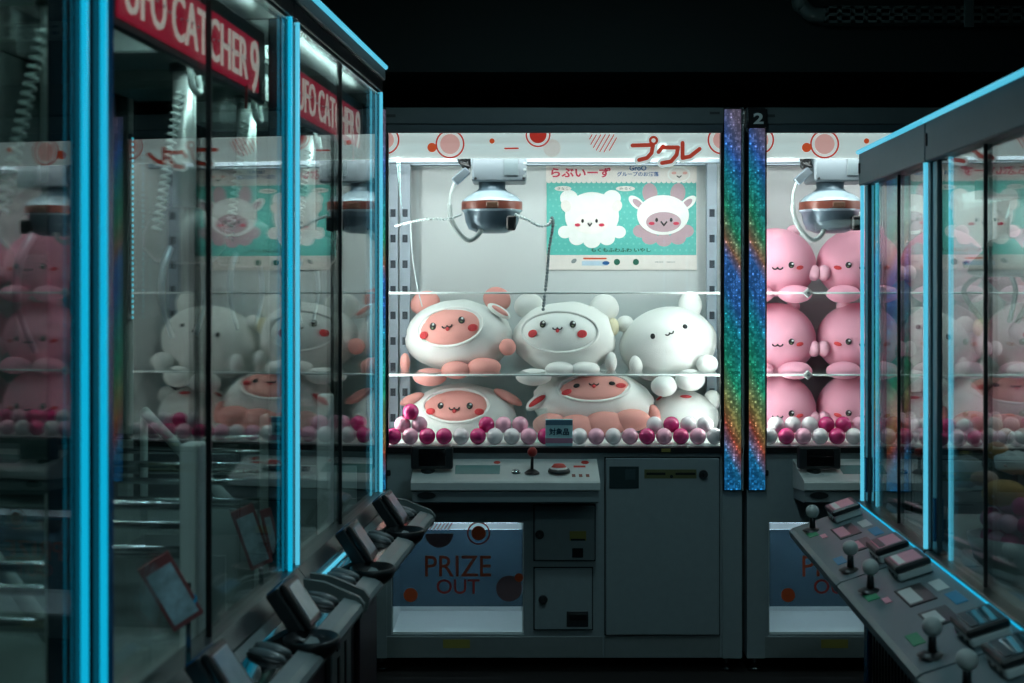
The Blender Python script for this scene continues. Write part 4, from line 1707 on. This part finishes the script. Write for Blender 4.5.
    b.box(.05, Lx - .05, .38, .60, zg - .006, zg - .001, mat('compact_light_panel', (200, 220, 220), .4, emit=(210, 240, 238), estr=3.))
    b.build('case_light', r)
    # grabber inside
    x, y = .30, .30
    b = MB()
    b.box(x - .08, x + .08, y - .05, y + .05, zg - .06, zg - .002, M_PALE, .005)
    b.cyl((x, y, 1.50), (x, y, zg - .06), .016, .016, M_CHROME, 14)
    ca = b.build('claw_carriage', r)
    b = MB()
    b.lathe([(.001, 1.52), (.03, 1.52), (.05, 1.49), (.085, 1.455), (.09, 1.43), (.07, 1.42), (.001, 1.42)], M_PALE, (x, y, 0), 28)
    h2 = b.build('claw_head', ca)
    for k in range(3):
        a = k * 2 * PI / 3 + .4
        b = MB()
        b.tube(spline([(x + .06 * math.cos(a), y + .06 * math.sin(a), 1.425), (x + .10 * math.cos(a), y + .10 * math.sin(a), 1.38), (x + .05 * math.cos(a), y + .05 * math.sin(a), 1.30)], 6), .007, M_CHROME, 8)
        b.build('claw_arm', h2)
    return r


right_machine('compact grey crane cabinet with cyan edges and pink stickers, far end of the right row', 3.50)
right_machine('compact grey crane cabinet holding shell plush, second from the far end of the right row', 3.50 - .674)
right_machine('compact grey crane cabinet cut by the picture edge, nearest of the right row', 3.50 - 1.348)

# heap of soft shell and bread shaped prizes in the second cabinet of the right row
GS = 'soft prizes in the right row'
M_TAN = mat('tan_fleece', (196, 150, 96), .9, bump=.3, bscale=330.)
M_OCH = mat('ochre_fleece', (176, 136, 84), .9, bump=.3, bscale=330.)
M_GRF = mat('grey_fleece', (176, 180, 178), .9, bump=.3, bscale=330.)
M_WAR = mat('blush_fleece', (214, 176, 166), .9, bump=.3, bscale=330.)
for label, px, py, Y, rx, rz, m in (
        ('grey white striped shell plush at the left of the right cabinet heap', 968, 473, 2.76, 19, 17, M_GRF),
        ('small tan plush bun on top of the right cabinet heap', 1000, 452, 2.74, 12, 9, M_TAN),
        ('white ribbed shell plush behind the big tan bun', 1020, 464, 2.70, 22, 12, M_FURW),
        ('blush coloured flat plush between grey shell and tan bun', 988, 480, 2.68, 14, 8, M_WAR),
        ('large rounded tan plush bun on the pink balls of the right cabinet', 1008, 495, 2.64, 22, 14, M_TAN),
        ('ochre plush bun at the right end of the right cabinet heap', 1052, 490, 2.66, 20, 16, M_OCH)):
    q = P(px, py, Y)
    s = Y / F
    t = thing('shell_plush', label, 'plush toy', (q.x, q.y + .02, q.z - rz * s), 0, GS)
    mb = MB()
    bm = blob(rx * s, rx * s * .8, rz * s, px, .05, .1, 32)
    if m in (M_GRF, M_FURW):
        for v in bm.verts:
            v.co *= 1 + .05 * math.cos(math.atan2(v.co.z, v.co.x) * 9)
    add_bm(mb, bm, m, Matrix.Translation((0, 0, rz * s)))
    mb.build('body', t)
    mb = MB()
    mb.tube([(rx * s * .75 * math.cos(a), -rx * s * .52, rz * s * (1 + .3 * math.sin(a))) for a in [PI + PI * k / 10 for k in range(11)]], .003, M_WAR, 6)
    mb.build('seam', t)
# white tray and the balls under them
TX, TY = 1.255, 2.66
t = thing('prize_tray', 'white oval prize tray holding magenta balls in the right row', 'tray', (TX, TY, .7355), R_ANG)
b = MB()
b.lathe([(.001, .0), (.72, 0), (.93, .05), (1., .105), (.97, .105), (.90, .055), (.70, .012), (.001, .012)], M_PALE, (0, 0, 0), 48)
for v in b.bm.verts:
    v.co.x *= .135
    v.co.y *= .24
b.build('dish', t)
rb2 = random.Random(5)
for f, n, z in ((.80, 22, .835), (.55, 15, .83), (.28, 8, .83), (.80, 22, .876), (.55, 15, .874), (.28, 8, .874), (.66, 18, .912), (.36, 10, .912)):
    for k in range(n):
        a = 2 * PI * k / n + f * 9 + z * 20
        put_ball(TX + .24 * f * math.cos(a), TY + .135 * f * math.sin(a), z, rb2.choice(['magenta', 'magenta', 'magenta', 'pale pink']),
                 'heaped in the white oval tray of the right row', 'balls in the right row tray', .7)

# ---------------------------------------------------------------- camera, world, view
w = bpy.data.worlds.new('world')
scn.world = w
w.use_nodes = True
w.node_tree.nodes['Background'].inputs['Color'].default_value = (.02, .03, .03, 1)
w.node_tree.nodes['Background'].inputs['Strength'].default_value = .3

cam = bpy.data.cameras.new('camera')
co = bpy.data.objects.new('camera', cam)
COL.objects.link(co)
co.location = (0, 0, CAMZ)
co.rotation_euler = (PI / 2, 0, 0)
cam.sensor_width = 36
cam.lens = F / 1024 * 36
cam.shift_y = (HY - 341.5) / 1024
cam.clip_start = .05
cam.dof.use_dof = True
cam.dof.focus_distance = 4.45
cam.dof.aperture_fstop = 4.5
scn.camera = co

scn.view_settings.view_transform = 'Standard'
scn.view_settings.look = 'None'
scn.view_settings.gamma = 1
scn.view_settings.exposure = 0
scn.view_settings.use_curve_mapping = False
cy = scn.cycles
cy.max_bounces = 10
cy.transparent_max_bounces = 32
cy.glossy_bounces = 6
cy.diffuse_bounces = 4
cy.caustics_reflective = False
cy.sample_clamp_indirect = 4
